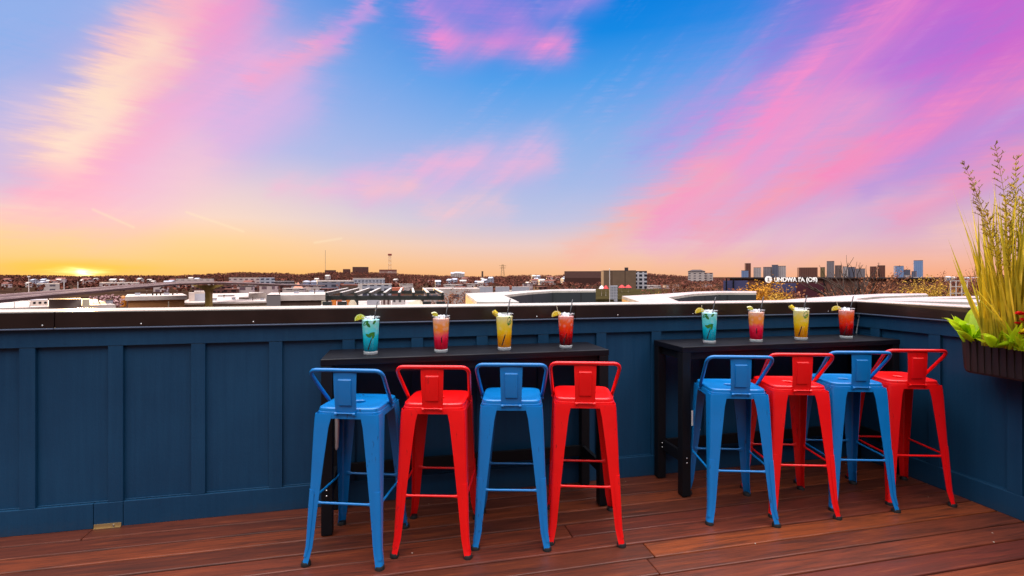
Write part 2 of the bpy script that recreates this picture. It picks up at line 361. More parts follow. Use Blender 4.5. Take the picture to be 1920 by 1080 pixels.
def parapet(name, label, battens, x0, x1, rot, loc, seams, coping_break, notch=None):
    """built along local x (x1 = corner end), face at y=0 looking -y"""
    w = thing(name, label, 'wall', loc, rot)
    MB().box(x0, x1+.0, .0, .20, .0, ZL).build('panel', NAVY, w)
    e = [x0] + [q for b in battens for q in b] + [x1]
    for a, b in battens: MB().box(a, b, -.020, -.0005, ZB, ZR).build('batten', NAVY, w, bevel=.002)
    MB().box(x0, x1-.0, -.022, -.0005, ZR+.0005, ZL).build('top_rail', NAVY, w, bevel=.002)
    ss = [x0]+seams+[x1]
    for k, (a, b) in enumerate(zip(ss[:-1], ss[1:])):
        m = MB()
        if notch and a <= notch[0] < b:
            m.box(a, notch[0], -.024, -.0005, .0, ZB-.0005).box(notch[0]+.0005, b-.003, -.024, -.0005, .036, ZB-.0005)
        else: m.box(a+.0015, b-.0015, -.024, -.0005, .0, ZB-.0005)
        m.build('baseboard', NAVY, w, bevel=.002)
    # quarter-round bead round the bottom of every recessed panel
    for a, b in zip(e[0::2], e[1::2]):
        if b-a > .02: MB().box(a+.001, b-.001, -.008, -.0005, ZB, ZB+.006).build('bead', NAVY, w, bevel=.003)
    # metal coping: dark fascia with drip lip, top sheet painted pale as its sky reflection
    cs = [x0]+coping_break+[x1]
    for a, b in zip(cs[:-1], cs[1:]):
        cp = MB().box(a+.0015, b-.0015, -.040, .235, ZL+.0095, ZC).build('coping', BRONZE, w, bevel=.004, seg=3)
        MB().box(a+.0015, b-.0015, -.036, .231, ZC+.0005, ZC+.004).build('sky_sheen_top', CAPTOP, cp)
        lip = MB().box(a+.0015, b-.0015, -.046, -.0225, ZL+.0005, ZL+.009).build('drip_edge', mat('blue_grey_metal', (.10, .13, .20), .35, .3), cp, bevel=.002)
    return w
bat = [(-1.698-.0735-.4165*k, -1.698-.4165*k) for k in range(17)][::-1]
bat = [b for b in bat if b[0] > XL+.02] + [(-1.3555, -1.282), (-.939, -.8655), (-.5225, -.449), (-.10, -.035)]
pw = parapet('parapet_wall', 'long navy board and batten parapet wall running behind both bar tables', bat, XL, 0, 0, (0, 0, 0), [-5.171, -5.027], [-5.346, -2.35], None)
# right wall: rotate so that local x runs along -y world from the corner (local x1 = far end)
batr = [(-d-.0, -d+.075) for d in (.215, .644, 1.09, 1.52, 1.95, 2.38, 2.81, 3.24)]
def parapet_r():
    w = thing('parapet_wall', 'navy board and batten side parapet carrying the planter box', 'wall', (0, 0, 0), 0)
    L = YN
    def bx(a, b, d0, d1, z0, z1): return MB().box(d0, d1, a, b, z0, z1)
    bx(L, -.047, .0, .2, 0, ZL).build('panel', NAVY, w)
    bx(-.047, .2, .0005, .2, 0, ZL).build('panel', NAVY, w)
    for (a, b) in ((-.218, -.143), (-.644, -.569), (-1.088, -1.014), (-1.51, -1.436), (-1.93, -1.856), (-2.35, -2.276), (-2.77, -2.696), (-3.19, -3.116)):
        bx(a, b, -.020, -.0005, ZB, ZR).build('batten', NAVY, w, bevel=.002)
    bx(L, -.0475, -.022, -.0005, ZR+.0005, ZL).build('top_rail', NAVY, w, bevel=.002)
    bx(L, -.025, -.024, -.0005, 0, ZB-.0005).build('baseboard', NAVY, w, bevel=.002)
    ee = [-.025, -.143, -.218, -.569, -.644, -1.014, -1.088, -1.436, -1.51, -1.856, -1.93, -2.276, -2.35, -2.696]
    for b, a in zip(ee[0::2], ee[1::2]): bx(a+.001, b-.001, -.008, -.0005, ZB, ZB+.006).build('bead', NAVY, w, bevel=.003)
    cp = bx(L, -.0475, -.040, .235, ZL+.0095, ZC).build('coping', BRONZE, w, bevel=.004, seg=3)
    bx(L, -.0475, -.036, .231, ZC+.0005, ZC+.004).build('sky_sheen_top', CAPTOP, cp)
    bx(L, -.0475, -.046, -.0225, ZL+.0005, ZL+.009).build('drip_edge', MATS['blue_grey_metal'], cp, bevel=.002)
    cc = bx(-.0465, .235, .0005, .235, ZL+.0095, ZC).build('coping', BRONZE, w, bevel=.004, seg=3)
    bx(-.0425, .231, .0005, .231, ZC+.0005, ZC+.004).build('sky_sheen_top', CAPTOP, cc)
    return w
pr = parapet_r()
# screws in the coping fascia
def stud(name, r, h, parent, loc, axis, mt):
    m = MB().lathe([(r, 0), (r, h*.6), (r*.45, h)], 8); Mr = Vector(axis).to_track_quat('Z', 'Y').to_matrix()
    m.v = [Mr @ p + Vector(loc) for p in m.v]; return m.build(name, mt, parent, smooth=40)
for x in (-5.40, -4.93, -4.35, -3.77, -3.2, -2.62, -2.04, -1.46, -.88, -.3): stud('screw', .0045, .0045, pw, (x, -.0405, ZL+.024), (0, -1, 0), STEEL)
# drain scupper at the baseboard seam; its bright plate stands in for sunlight
dr = thing('drain_scupper', 'small drain outlet at the wall foot with a bright plate imitating sunlight through it', 'drain', (-5.10, -.026, .0))
m = MB().box(-.066, .066, -.012, -.0005, .0005, .004).box(-.066, .066, -.004, -.0005, .0045, .024); m.build('glint_plate', mat('sun_glint_brass', (.50, .34, .15), .3, .6), dr)
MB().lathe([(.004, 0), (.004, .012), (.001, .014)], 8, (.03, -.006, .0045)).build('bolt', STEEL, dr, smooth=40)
# lower storeys of our own building
bb = thing('terrace_building', 'building under the roof terrace, below the navy parapet walls', 'building', (0, 0, 0))
MB().box(XL, .2, YN, .2, -12, -.301).build('wall', mat('grey_siding', (.2, .2, .21), .7, var=.1), bb)
# cable hanging in the corner
tag(MB().tube([(-.03, -.050, 1.19), (-.018, -.055, 1.14), (-.02, -.05, 1.09), (-.022, -.04, 1.03), (-.03, -.035, .96)], .0045, 8).lathe([(.004, 0), (.010, .004), (.010, .02), (.004, .024)], 10, (-.02, -.05, 1.085)).build('cable', mat('grey_cable', (.25, .27, .3), .4), smooth=50), 'thin grey cable with a small coupling hanging in the corner of the walls', 'cable')

# ------------------------------------------------------------------ BAR TABLES
TZ = .957
def bar_table(label, x0, x1, y0, y1):
    tb = thing('bar_table', label, 'bar table', ((x0+x1)/2, (y0+y1)/2, 0), 0, 'black bar tables along the wall')
    hx, hy = (x1-x0)/2, (y1-y0)/2
    MB().box(-hx, hx, -hy, hy, TZ-.036, TZ).build('tabletop', BLACKW, tb, bevel=.004)
    lw = .058
    for sx in (-1, 1):
        for sy in (-1, 1):
            cx_, cy_ = sx*(hx-lw/2-.003), sy*(hy-lw/2-.003)
            lg = MB().box(cx_-lw/2, cx_+lw/2, cy_-lw/2, cy_+lw/2, .006, TZ-.0365).build('leg', BLACKM, tb, bevel=.003)
            MB().lathe([(.022, 0), (.022, .0055)], 12, (cx_, cy_, .0)).build('foot', RUBBER, lg)
            for dz in (.22, .25): stud('bolt', .005, .006, lg, (cx_, cy_-lw/2, dz), (0, -1, 0), STEEL)
        MB().box(sx*(hx-.045)-.012, sx*(hx-.045)+.012, -hy+lw+.004, hy-lw-.004, .20, .27).build('side_stretcher', BLACKM, tb, bevel=.002)
        MB().box(sx*(hx-.04)-.012, sx*(hx-.04)+.012, -hy+lw+.004, hy-lw-.004, TZ-.09, TZ-.0365).build('apron', BLACKM, tb, bevel=.002)
    for sy in (-1, 1):
        MB().box(-hx+lw+.004, hx-lw-.004, sy*(hy-.04)-.011, sy*(hy-.04)+.011, TZ-.085, TZ-.0365).build('apron', BLACKM, tb, bevel=.002)
    MB().box(-hx+lw+.004, hx-lw-.004, hy-.05, hy-.028, .20, .27).build('back_stretcher', BLACKM, tb, bevel=.002)
    return tb
bar_table('black bar table with four stools standing clear of the corner, nearer the drain', -3.925, -2.262, -.402, -.030)
bar_table('black bar table pushed into the corner beside the planter wall', -1.765, -.050, -.402, -.035)
# plug and cord hanging under the first table
pc = thing('hanging_plug', 'black plug on a pale rod hanging beside the table leg nearest the drain', 'plug', (-3.845, -.37, .0))
MB().tube([(0, 0, .92), (0, 0, .76)], .004, 6).lathe([(.010, .66), (.014, .665), (.014, .74), (.008, .76)], 12).build('plug', RUBBER, pc, smooth=40)
MB().tube([(0, 0, .655), (.002, 0, .6), (0, 0, .47), (-.002, 0, .455)], [.012, .013, .010, .004], 10).build('rod', mat('white_plastic', (.7, .68, .66), .4), pc, smooth=50)
for (px, py, w_, h_, d, lab) in ((1298, 784, .010, .095, 3.10, 'narrow white paper tag hanging by the near leg of the corner table'), (1311, 793, .018, .10, 3.36, 'wider white paper tag hanging behind the leg of the nearest blue corner stool')):
    p = P(px, py, d); tg = thing('paper_tag', lab, 'tag', p)
    MB().box(-w_/2, w_/2, -.0006, .0006, -h_/2, h_/2).build('paper', MATS['white_plastic'], tg); MB().tube([(0, 0, h_/2), (0, 0, TZ-.037-p.z)], .0007, 4).build('string', BLACKM, tg)

# ------------------------------------------------------------------ STOOLS
def sup(a, r, n):       # super-ellipse
    c, s = math.cos(a), math.sin(a); return r/((abs(c)**n+abs(s)**n)**(1/n))
NS = 56
def ring(fr, z, n=None):
    out = []
    for j in range(NS):
        a = 2*math.pi*j/NS+math.pi/NS; r = fr(a); out.append((r*math.cos(a), r*math.sin(a), z))
    return out
SEAT = .756; SQ = 7.5
def make_stool(label, M):
    st = thing('bar_stool', label, 'bar stool', (0, 0, 0), 0, 'metal bar stools at the tables')
    m = MB()
    s = lambda r, n=SQ: (lambda a: sup(a, r, n))
    rings = [ring(lambda a: .033, SEAT-.040), ring(lambda a: .033, SEAT-.010), ring(lambda a: .037, SEAT-.0065), ring(lambda a: .10, SEAT-.0055),
             ring(s(.128, 5), SEAT-.005), ring(s(.134, 5.5), SEAT-.001), ring(s(.140, 6), SEAT), ring(s(.150, 7), SEAT-.001), ring(s(.1555), SEAT-.0045),
             ring(s(.1575), SEAT-.012), ring(s(.1578), SEAT-.020), ring(s(.1605), SEAT-.0215), ring(s(.161), SEAT-.026), ring(s(.1635), SEAT-.052),
             ring(s(.1610), SEAT-.052), ring(s(.1575), SEAT-.024), ring(s(.12, 5), SEAT-.0135), ring(lambda a: .035, SEAT-.040)]
    m.loft(rings, cap=False); m.build('seat', M, st, smooth=35)
    # legs: folded sheet, L in plan, tapering and kicking out at the foot
    lv = [(SEAT-.030, .1625, .1625, .090), (.704, .1650, .1655, .088), (.66, .1675, .1690, .080), (.50, .1735, .1775, .066), (.30, .1800, .1885, .050), (.17, .1845, .1965, .041), (.09, .1880, .2020, .036), (.045, .1945, .2090, .033), (.010, .2015, .2170, .032)]
    def lsec(hx, hy, w, z, sx, sy, off=0.0, th=.0035, rc=.016, wf=1.0):
        o = []; w_ = w*wf; hx += off; hy += off
        o.append((hx-w_, hy))
        for k in range(6):
            a = math.pi/2*(1-k/5); o.append((hx-rc+rc*math.cos(a), hy-rc+rc*math.sin(a)))
        o.append((hx, hy-w_))
        inn = [(hx-th, hy-w_)]
        for k in range(6):
            a = math.pi/2*(k/5); r2 = rc-th; inn.append((hx-rc+r2*math.cos(a), hy-rc+r2*math.sin(a)))
        inn.append((hx-w_, hy-th))
        pts = [(sx*x, sy*y, z) for x, y in o+inn]
        return pts if sx*sy > 0 else pts[::-1]
    for sx in (-1, 1):
        for sy in (-1, 1):
            m = MB().loft([lsec(hx, hy, w, z, sx, sy) for z, hx, hy, w in lv])
            sl_ = [q for q in lv if q[0] <= .31]
            sl_ = [(.36, .1781, .1854, .0555)]+sl_[:-1]
            m.loft([lsec(hx, hy, w, z, sx, sy, off=.0030 if i else .0015, wf=.62 if 0 < i < len(sl_)-1 else .5, th=.0025) for i, (z, hx, hy, w) in enumerate(sl_)])
            lg = m.build('leg', M, st, smooth=35)
            z, hx, hy, w = lv[-1]
            MB().loft([[(sx*(hx-.017)+(.0235 if zz < .012 else .021)*math.cos(a*math.pi/6), sy*(hy-.017)+(.0235 if zz < .012 else .021)*math.sin(a*math.pi/6), zz) for a in range(12)] for zz in (.0, .011, .018)]).build('rubber_foot', RUBBER, lg, smooth=40)
    zb = .298; bx_, by_ = .1795, .1875
    def bar(p, q, n):
        p, q = Vector(p), Vector(q); L = (q-p).normalized(); m = MB()
        k = [0, .03, .07, .12, .88, .93, .97, 1]; rw = [.014, .013, .009, .0062, .0062, .009, .013, .014]; rz = [.003, .004, .006, .0062, .0062, .006, .004, .003]
        nrm = Vector((-L.y, L.x, 0)); rs = []
        for a, u, w_ in zip(k, rw, rz):
            c = p.lerp(q, a); rs.append([c+nrm*(w_*math.cos(b*math.pi/5))+Vector((0, 0, u*math.sin(b*math.pi/5))) for b in range(10)])
        m.loft(rs); m.build('foot_rail', M, st, smooth=50)
    for sy in (-1, 1): bar((-bx_+.03, sy*(by_-.004), zb), (bx_-.03, sy*(by_-.004), zb), 0)
    for sx in (-1, 1): bar((sx*(bx_-.004), -by_+.03, zb), (sx*(bx_-.004), by_-.03, zb), 0)
    # thin brace under the seat
    MB().tube([(-.12, -.12, SEAT-.05), (.12, .12, SEAT-.05)], .005, 6).tube([(.12, -.12, SEAT-.05), (-.12, .12, SEAT-.05)], .005, 6).build('brace', M, st)
    # tube of the low back: bolted to the seat's sides, leaning back over the rear edge
    half = [(.160, .030, .718), (.1655, .022, .736), (.1685, .000, .762), (.1760, -.075, .838), (.1825, -.136, .902), (.1825, -.150, .918), (.1765, -.162, .932), (.1650, -.170, .941), (.150, -.173, .944), (.07, -.177, .945)]
    pts = [(-x, y_, z) for x, y_, z in half]+[(0, -.178, .945)]+[(x, y_, z) for x, y_, z in half[::-1]]
    m = MB().tube(pts, [.006, .0085]+[.0098]*(len(pts)-4)+[.0085, .006], 12)
    bf = m.build('back_frame', M, st, smooth=50)
    for sx in (-1, 1):
        b = MB().lathe([(.0075, 0), (.0075, .004), (.004, .007)], 10)
        for q in range(len(b.v)): p = b.v[q]; b.v[q] = Vector((sx*(.168+p.z), .028+p.x, .724+p.y))
        b.build('bolt', M, bf, smooth=40)
    # splat with a pressed panel
    cols = [-1, -.86, -.66, -.60, -.56, 0, .56, .60, .66, .86, 1]; rows = [0, .06, .14, .17, .20, .5, .80, .83, .86, .94, 1]
    g = []
    for v_ in rows:
        for u in cols:
            z = .938-(.938-.733)*v_; hw = .059-.006*v_
            yb = -.1795+.0135*v_**1.3-.006*math.sin(math.pi*v_)
            pr_ = max(abs(u)/.63, abs(v_-.5)/.345); d = 0
            if pr_ < .93: d = -.0035
            elif pr_ < 1.06: d = .0030
            yb += d + .010*(u*u)*.5
            g.append((u*hw, yb, z))
    m = MB(); nc = len(cols)
    m.v = [Vector(p) for p in g]+[Vector((p[0]*.985, p[1]+.004, p[2])) for p in g]; N0 = len(g)
    for a in range(len(rows)-1):
        for b in range(nc-1):
            q = [a*nc+b, a*nc+b+1, (a+1)*nc+b+1, (a+1)*nc+b]; m.f.append(q); m.f.append([N0+k for k in q[::-1]])
    rim = [b for b in range(nc)]+[a*nc+nc-1 for a in range(1, len(rows))]+[(len(rows)-1)*nc+b for b in range(nc-2, -1, -1)]+[a*nc for a in range(len(rows)-2, 0, -1)]
    for a, b in zip(rim, rim[1:]+rim[:1]): m.f.append([b, a, a+N0, b+N0])
    spl = m.build('backrest', M, st, smooth=28)
    MB().tube([(-.052, -.1715, .733), (.052, -.1715, .733)], .0045, 8).build('pivot_rod', M, spl, smooth=50)
    for sx in (-1, 1): MB().tube([(sx*.046-.006, -.1735, .731), (sx*.046+.006, -.1735, .731)], .0085, 10).build('bolt', M, spl, smooth=50)
    return st
YAWS = R(-15.6)
spots = [ (-3.779, -.715, -18.0, 'b', 'leftmost blue stool, at the end of the table near the drain'),
 (-3.357, -.722, -15.0, 'r', 'red stool between two blue stools below the pink cocktail, away from the corner'),
 (-2.952, -.744, -14.2, 'b', 'blue stool between the two red stools at the table away from the corner'),
 (-2.562, -.786, -16.2, 'r', 'red stool beside the bare wall gap between the two tables'),
 (-1.623, -.787, -16.0, 'b', 'blue stool nearest the gap at the corner table, its left side showing'),
 (-1.212, -.790, -15.5, 'r', 'red stool standing between the two blue stools of the corner table'),
 (-.799, -.798, -15.0, 'b', 'blue stool standing between the two red stools of the corner table'),
 (-.392, -.812, -15.7, 'r', 'red stool beside the side wall, close to the planter box')]
proto = {}
for (x, y_, yw, c_, lab) in spots:
    if c_ not in proto: o = proto[c_] = make_stool(lab, BLUE if c_ == 'b' else RED)
    else: o = copy_tree(proto[c_])
    o['label'] = lab; a = R(yw); o.rotation_euler = (0, 0, a)
    o.location = (x-math.sin(a)*.205, y_+math.cos(a)*.205, 0)

# ------------------------------------------------------------------ COCKTAILS
def thin_glass():
    m = bpy.data.materials.new('clear_glass'); m.use_nodes = True; t = NT(m.node_tree)
    t.n.remove(t.n['Principled BSDF']); out = t.n['Material Output']
    tr = t.new('ShaderNodeBsdfTransparent'); tr.inputs[0].default_value = (.96, .98, .99, 1)
    gl = t.new('ShaderNodeBsdfGlossy'); gl.inputs['Roughness'].default_value = .04
    lw = t.new('ShaderNodeLayerWeight'); lw.inputs['Blend'].default_value = .5
    mx = t.new('ShaderNodeMixShader'); t.l.new(t.m('ADD', t.m('MULTIPLY', t.m('POWER', lw.outputs['Facing'], 4.0), .7), .035, clamp=True), mx.inputs[0]); t.l.new(tr.outputs[0], mx.inputs[1]); t.l.new(gl.outputs[0], mx.inputs[2])
    t.l.new(mx.outputs[0], out.inputs[0]); return m
GLASS = thin_glass()
def base_glass():
    m = bpy.data.materials.new('thick_glass'); m.use_nodes = True; t = NT(m.node_tree); b = t.n['Principled BSDF']
    b.inputs['Base Color'].default_value = (.92, .96, .98, 1); b.inputs['Transmission Weight'].default_value = .45; b.inputs['Roughness'].default_value = .05; b.inputs['IOR'].default_value = 1.45
    return m
BGL = base_glass()
def liquid(name, stops):
    m = bpy.data.materials.new(name); m.use_nodes = True; t = NT(m.node_tree); b = t.n['Principled BSDF']
    tc = t.new('ShaderNodeTexCoord'); sp = t.new('ShaderNodeSeparateXYZ'); t.l.new(tc.outputs['Generated'], sp.inputs[0])
    oi = t.new('ShaderNodeObjectInfo')
    vv = t.v('ADD', tc.outputs['Object'], t.v('SCALE', (.9, .5, 1.3), sc_=oi.outputs['Random']))
    n1 = t.noise(vv, 26, 3, .55, .8)
    vo = t.new('ShaderNodeTexVoronoi'); vo.inputs['Scale'].default_value = 34; t.l.new(vv, vo.inputs['Vector'])
    zz = t.m('ADD', sp.outputs[2], t.m('MULTIPLY', t.m('SUBTRACT', n1, .5), .34))
    c = t.ramp(zz, [(p, srgb(*q)) for p, q in stops])
    # pale ice showing in the upper half
    ice = t.m('MULTIPLY', t.smooth(vo.outputs['Distance'], .52, .2), t.smooth(sp.outputs[2], .38, .8))
    c = t.mix(t.m('MULTIPLY', ice, .26), c, (.85, .85, .85))
    t.l.new(c, b.inputs['Base Color']); b.inputs['Roughness'].default_value = .12
    b.inputs['Coat Weight'].default_value = .12; b.inputs['Specular IOR Level'].default_value = .25
    tl = t.new('ShaderNodeBsdfTranslucent'); t.l.new(c, tl.inputs[0]); mx = t.new('ShaderNodeMixShader'); mx.inputs[0].default_value = .12
    t.l.new(b.outputs[0], mx.inputs[1]); t.l.new(tl.outputs[0], mx.inputs[2]); t.l.new(mx.outputs[0], t.n['Material Output'].inputs[0])
    return m
LIQ = {'blue': liquid('blue_lagoon_drink', [(0, (0, 140, 165)), (.22, (0, 190, 215)), (.45, (10, 212, 232)), (.62, (100, 232, 236)), (.85, (130, 240, 226)), (1, (190, 248, 248))]),
 'pink': liquid('pink_orange_drink', [(0, (215, 0, 45)), (.3, (245, 10, 60)), (.46, (250, 70, 95)), (.62, (255, 150, 50)), (.82, (255, 168, 84)), (1, (255, 200, 180))]),
 'yellow': liquid('yellow_orange_drink', [(0, (250, 150, 0)), (.3, (255, 175, 0)), (.5, (255, 214, 20)), (.75, (252, 226, 90)), (1, (246, 238, 170))]),
 'red': liquid('red_drink', [(0, (90, 0, 10)), (.25, (150, 0, 10)), (.42, (240, 20, 0)), (.62, (255, 66, 10)), (.82, (255, 110, 50)), (1, (255, 180, 170))])}
def icemat():
    m = mat('ice', (.86, .86, .9), .08, var=.1, vscale=40, coat=.5); m.node_tree.nodes['Principled BSDF'].inputs['Transmission Weight'].default_value = .25; return m
ICE = icemat()
LEAFM = mat('mint_green', (.03, .22, .02), .4, var=.4, vscale=60)
STRAWM = mat('black_straw', (.010, .010, .012), .22, coat=.8)
def citrus(name, rind, flesh):
    m = bpy.data.materials.new(name); m.use_nodes = True; t = NT(m.node_tree); b = t.n['Principled BSDF']
    tc = t.new('ShaderNodeTexCoord'); sp = t.new('ShaderNodeSeparateXYZ'); t.l.new(tc.outputs['Object'], sp.inputs[0])
    r = t.m('SQRT', t.m('ADD', t.m('POWER', sp.outputs[0], 2.0), t.m('POWER', sp.outputs[2], 2.0)))
    an = t.m('ARCTAN2', sp.outputs[0], sp.outputs[2])
    seg = t.m('ABSOLUTE', t.m('SINE', t.m('MULTIPLY', an, 4.0)))
    c = t.mix(t.smooth(seg, .1, .28), (.85, .82, .45), flesh)
    c = t.mix(t.smooth(r, .0245, .027), c, (.88, .84, .5)); c = t.mix(t.smooth(r, .0285, .030), c, rind)
    t.l.new(c, b.inputs['Base Color']); b.inputs['Roughness'].default_value = .25
    tl = t.new('ShaderNodeBsdfTranslucent'); t.l.new(c, tl.inputs[0]); mx = t.new('ShaderNodeMixShader'); mx.inputs[0].default_value = .35
    t.l.new(b.outputs[0], mx.inputs[1]); t.l.new(tl.outputs[0], mx.inputs[2]); t.l.new(mx.outputs[0], t.n['Material Output'].inputs[0])
    return m
LEMON = citrus('lemon_slice', (.80, .62, .02), (.85, .66, .02)); LIME = citrus('lime_slice', (.35, .55, .02), (.70, .72, .03)); PINE = citrus('pineapple_piece', (.85, .62, .02), (.88, .70, .03))
GH = .214; RT, RB = .0525, .0395
def rad(z): return RB+(RT-RB)*(z/GH)
def make_glass(kind_):
    g = thing('cocktail_glass', '', 'cocktail', (0, 0, 0))
    n = 32
    MB().lathe([(rad(.006), .016), (rad(.1), .1), (rad(GH-.002), GH-.002), (rad(GH)-.0008, GH), (rad(GH)-.0016, GH-.001)], n, cap=False).build('glass', GLASS, g, smooth=60)
    MB().lathe([(RB*.6, .0015), (RB-.002, 0), (RB, .003), (rad(.016), .016), (rad(.016)-.004, .0185), (RB*.6, .0165)], n).build('glass_base', BGL, g, smooth=50)
    MB().lathe([(rad(.02)-.004, .0195), (rad(.024)-.0025, .022), (rad(.1)-.0025, .1), (rad(.198)-.0025, .197), (rad(.2)-.006, .200)], n).build('drink', LIQ[kind_], g, smooth=50)
    MB().lathe([(rad(GH)-.0022, GH-.0028), (rad(GH)+.0006, GH-.002), (rad(GH)+.0004, GH+.0008), (rad(GH)-.0018, GH+.0010), (rad(GH)-.0026, GH-.0028)], n, cap=False).build('rim', BGL, g, smooth=60)
    rr = random.Random(len(kind_)*7)
    m = MB()
    for k in range(9):
        a = k*2.4; q = .012+.022*rr.random(); s_ = .008+.005*rr.random()
        M_ = Matrix.Translation((q*math.cos(a), q*math.sin(a), GH-.019+.011*rr.random())) @ Matrix.Rotation(rr.uniform(0, 3), 4, Vector((rr.random(), rr.random(), rr.random())).normalized())
        m.box(-s_, s_, -s_, s_, -s_, s_, M_)
    m.build('ice', ICE, g, bevel=.003, seg=2)
    m = MB()
    if kind_ in ('blue', 'yellow'):
        lst = [(.004, .118, .022, .4), (-.012, .110, .018, 2.6), (.014, .106, .016, 1.2), (-.026, .182, .020, .8), (-.014, .172, .018, 2.2), (.020, .186, .014, 1.0)] if kind_ == 'blue' else [(.026, .175, .024, 1.35), (.030, .162, .018, 1.0)]
        for (x, z, L, an) in lst:
            pts = []
            for k in range(7):
                u = -1+2*k/6; wd = L*.42*(1-u*u)**.7+.0004
                for sgn in (1, -1):
                    lx = L*u*math.cos(an)-sgn*wd*math.sin(an); lz = L*u*math.sin(an)+sgn*wd*math.cos(an)
                    X = x+lx; Z = z+lz; Rr = rad(Z)-.0019; X = max(-Rr*.97, min(Rr*.97, X))
                    pts.append(Vector((X, -math.sqrt(Rr*Rr-X*X), Z)))
            k0 = len(m.v); m.v += pts
            for k in range(6): m.f.append([k0+2*k, k0+2*k+1, k0+2*k+3, k0+2*k+2])
        m.build('mint_leaf', LEAFM, g, smooth=60)
    return g
def slice_mesh(full, r=.031, th=.007):
    m = MB(); a0, a1 = (0, math.pi) if not full else (0, 2*math.pi)
    n = 18; pts = [(r*math.cos(a0+(a1-a0)*k/n), r*math.sin(a0+(a1-a0)*k/n)) for k in range(n+(0 if full else 1))]
    k0 = len(pts)
    for y_ in (-th/2, th/2): m.v += [Vector((x, y_, z)) for x, z in pts]
    m.f.append(list(range(k0))); m.f.append([k0+i for i in range(k0)][::-1])
    for i in range(k0): j = (i+1) % k0; m.f.append([i, j, k0+j, k0+i][::-1])
    return m
gl_spots = [(-3.672, -.267, 'blue', 1.0, 'left'), (-3.271, -.275, 'pink', 1.0, 'left'), (-2.888, -.270, 'yellow', 1.03, 'left'), (-2.494, -.268, 'red', 1.0, 'left'),
            (-1.480, -.265, 'blue', 1.02, 'corner'), (-1.130, -.280, 'pink', 1.02, 'corner'), (-.745, -.256, 'yellow', 1.04, 'corner'), (-.355, -.252, 'red', 1.01, 'corner')]
gp = {}
look = {'blue': 'turquoise cocktail with mint and citrus slice', 'pink': 'orange to pink cocktail with lime wedge', 'yellow': 'yellow cocktail with pineapple piece', 'red': 'dark red cocktail with lemon slice'}
where = {'left': 'on the table nearer the drain', 'corner': 'on the table in the corner'}
for (x, y_, k, s_, wh) in gl_spots:
    if k not in gp: g = gp[k] = make_glass(k)
    else: g = copy_tree(gp[k])
    dirc = math.atan2(CY-y_, CX-x)+math.pi/2      # front of the drink towards the deck
    g.location = (x, y_, TZ+.0005); g.scale = (s_,)*3; g.rotation_euler = (0, 0, dirc)
    g['label'] = look[k]+' '+where[wh]; g['group'] = 'cocktails on the bar tables'
    Mx = Matrix.Translation((x, y_, TZ+.0005)) @ Matrix.Rotation(dirc, 4, 'Z') @ Matrix.Scale(s_, 4)
    # straw: foot in the front of the glass, leaning out over the rim
    lean = {'blue': .0, 'pink': .006, 'yellow': -.004, 'red': .004}[k]
    b0 = (-.014, -.0365, .030) if k != 'pink' else (.004, -.040, .06)
    m = MB().tube([b0, (.002, -.0400, .085), (.018, -.034, .145), (.022+lean, -.020, GH), (.036+lean, .006, GH+.078), (.039+lean, .012, GH+.086)], .0036, 10)
    o = m.build('drinking_straw', STRAWM, smooth=60); o.matrix_world = Mx
    tag(o, 'black straw in the %s cocktail %s' % ({'blue': 'turquoise', 'pink': 'pink', 'yellow': 'yellow', 'red': 'dark red'}[k], where[wh]), 'straw', 'straws in the cocktails')
    # citrus garnish on the rim
    if k == 'pink':
        o = slice_mesh(False, .027, .010).build('lime_wedge', LIME, bevel=.001); L = Matrix.Translation((-.044, -.012, GH+.000)) @ Matrix.Rotation(R(55), 4, 'Y') @ Matrix.Rotation(R(40), 4, 'Z')
        lab = 'thin lime wedge'
    elif k == 'yellow':
        mm = MB(); r2 = random.Random(5)
        for q in range(3):
            mm.loft([[((.021-.004*abs(zz))*(math.cos(a*math.pi/4))*.7-.004*q, .010*math.sin(a*math.pi/4)+.004*q, zz*.011+.010*q-.006) for a in range(8)] for zz in (-1, -.4, .4, 1)])
        o = mm.build('pineapple_piece', PINE, smooth=35); L = Matrix.Translation((-.046, -.008, GH-.002)) @ Matrix.Rotation(R(-25), 4, 'Y')
        lab = 'small yellow pineapple piece'
    else:
        o = slice_mesh(False).build('lemon_slice', LEMON if k == 'red' else LIME if wh == 'left' else LEMON, bevel=.001); L = Matrix.Translation((-.058, -.010, GH-.014)) @ Matrix.Rotation(R(-14), 4, 'Y') @ Matrix.Rotation(R(8), 4, 'Z')
        lab = 'half lemon slice'
    o.matrix_world = Mx @ L
    tag(o, '%s on the %s cocktail %s' % (lab, {'blue': 'turquoise', 'pink': 'pink', 'yellow': 'yellow', 'red': 'dark red'}[k], where[wh]), 'garnish', 'citrus garnishes on the glasses')
    if (k == 'red') or (k == 'blue' and wh == 'corner'):
        p0 = Mx @ Vector((-.046, -.012, GH-.006)); p1 = Mx @ Vector((-.058 if k == 'red' else -.047, -.016, GH+.050 if k == 'red' else GH+.036))
        o = MB().tube([p0, p1], .0012, 6).build('cocktail_stick', mat('pale_wood', (.75, .68, .5), .5))
        tag(o, 'pale stick in the citrus of the %s drink %s' % ('dark red' if k == 'red' else 'turquoise', where[wh]), 'cocktail stick', 'cocktail sticks')

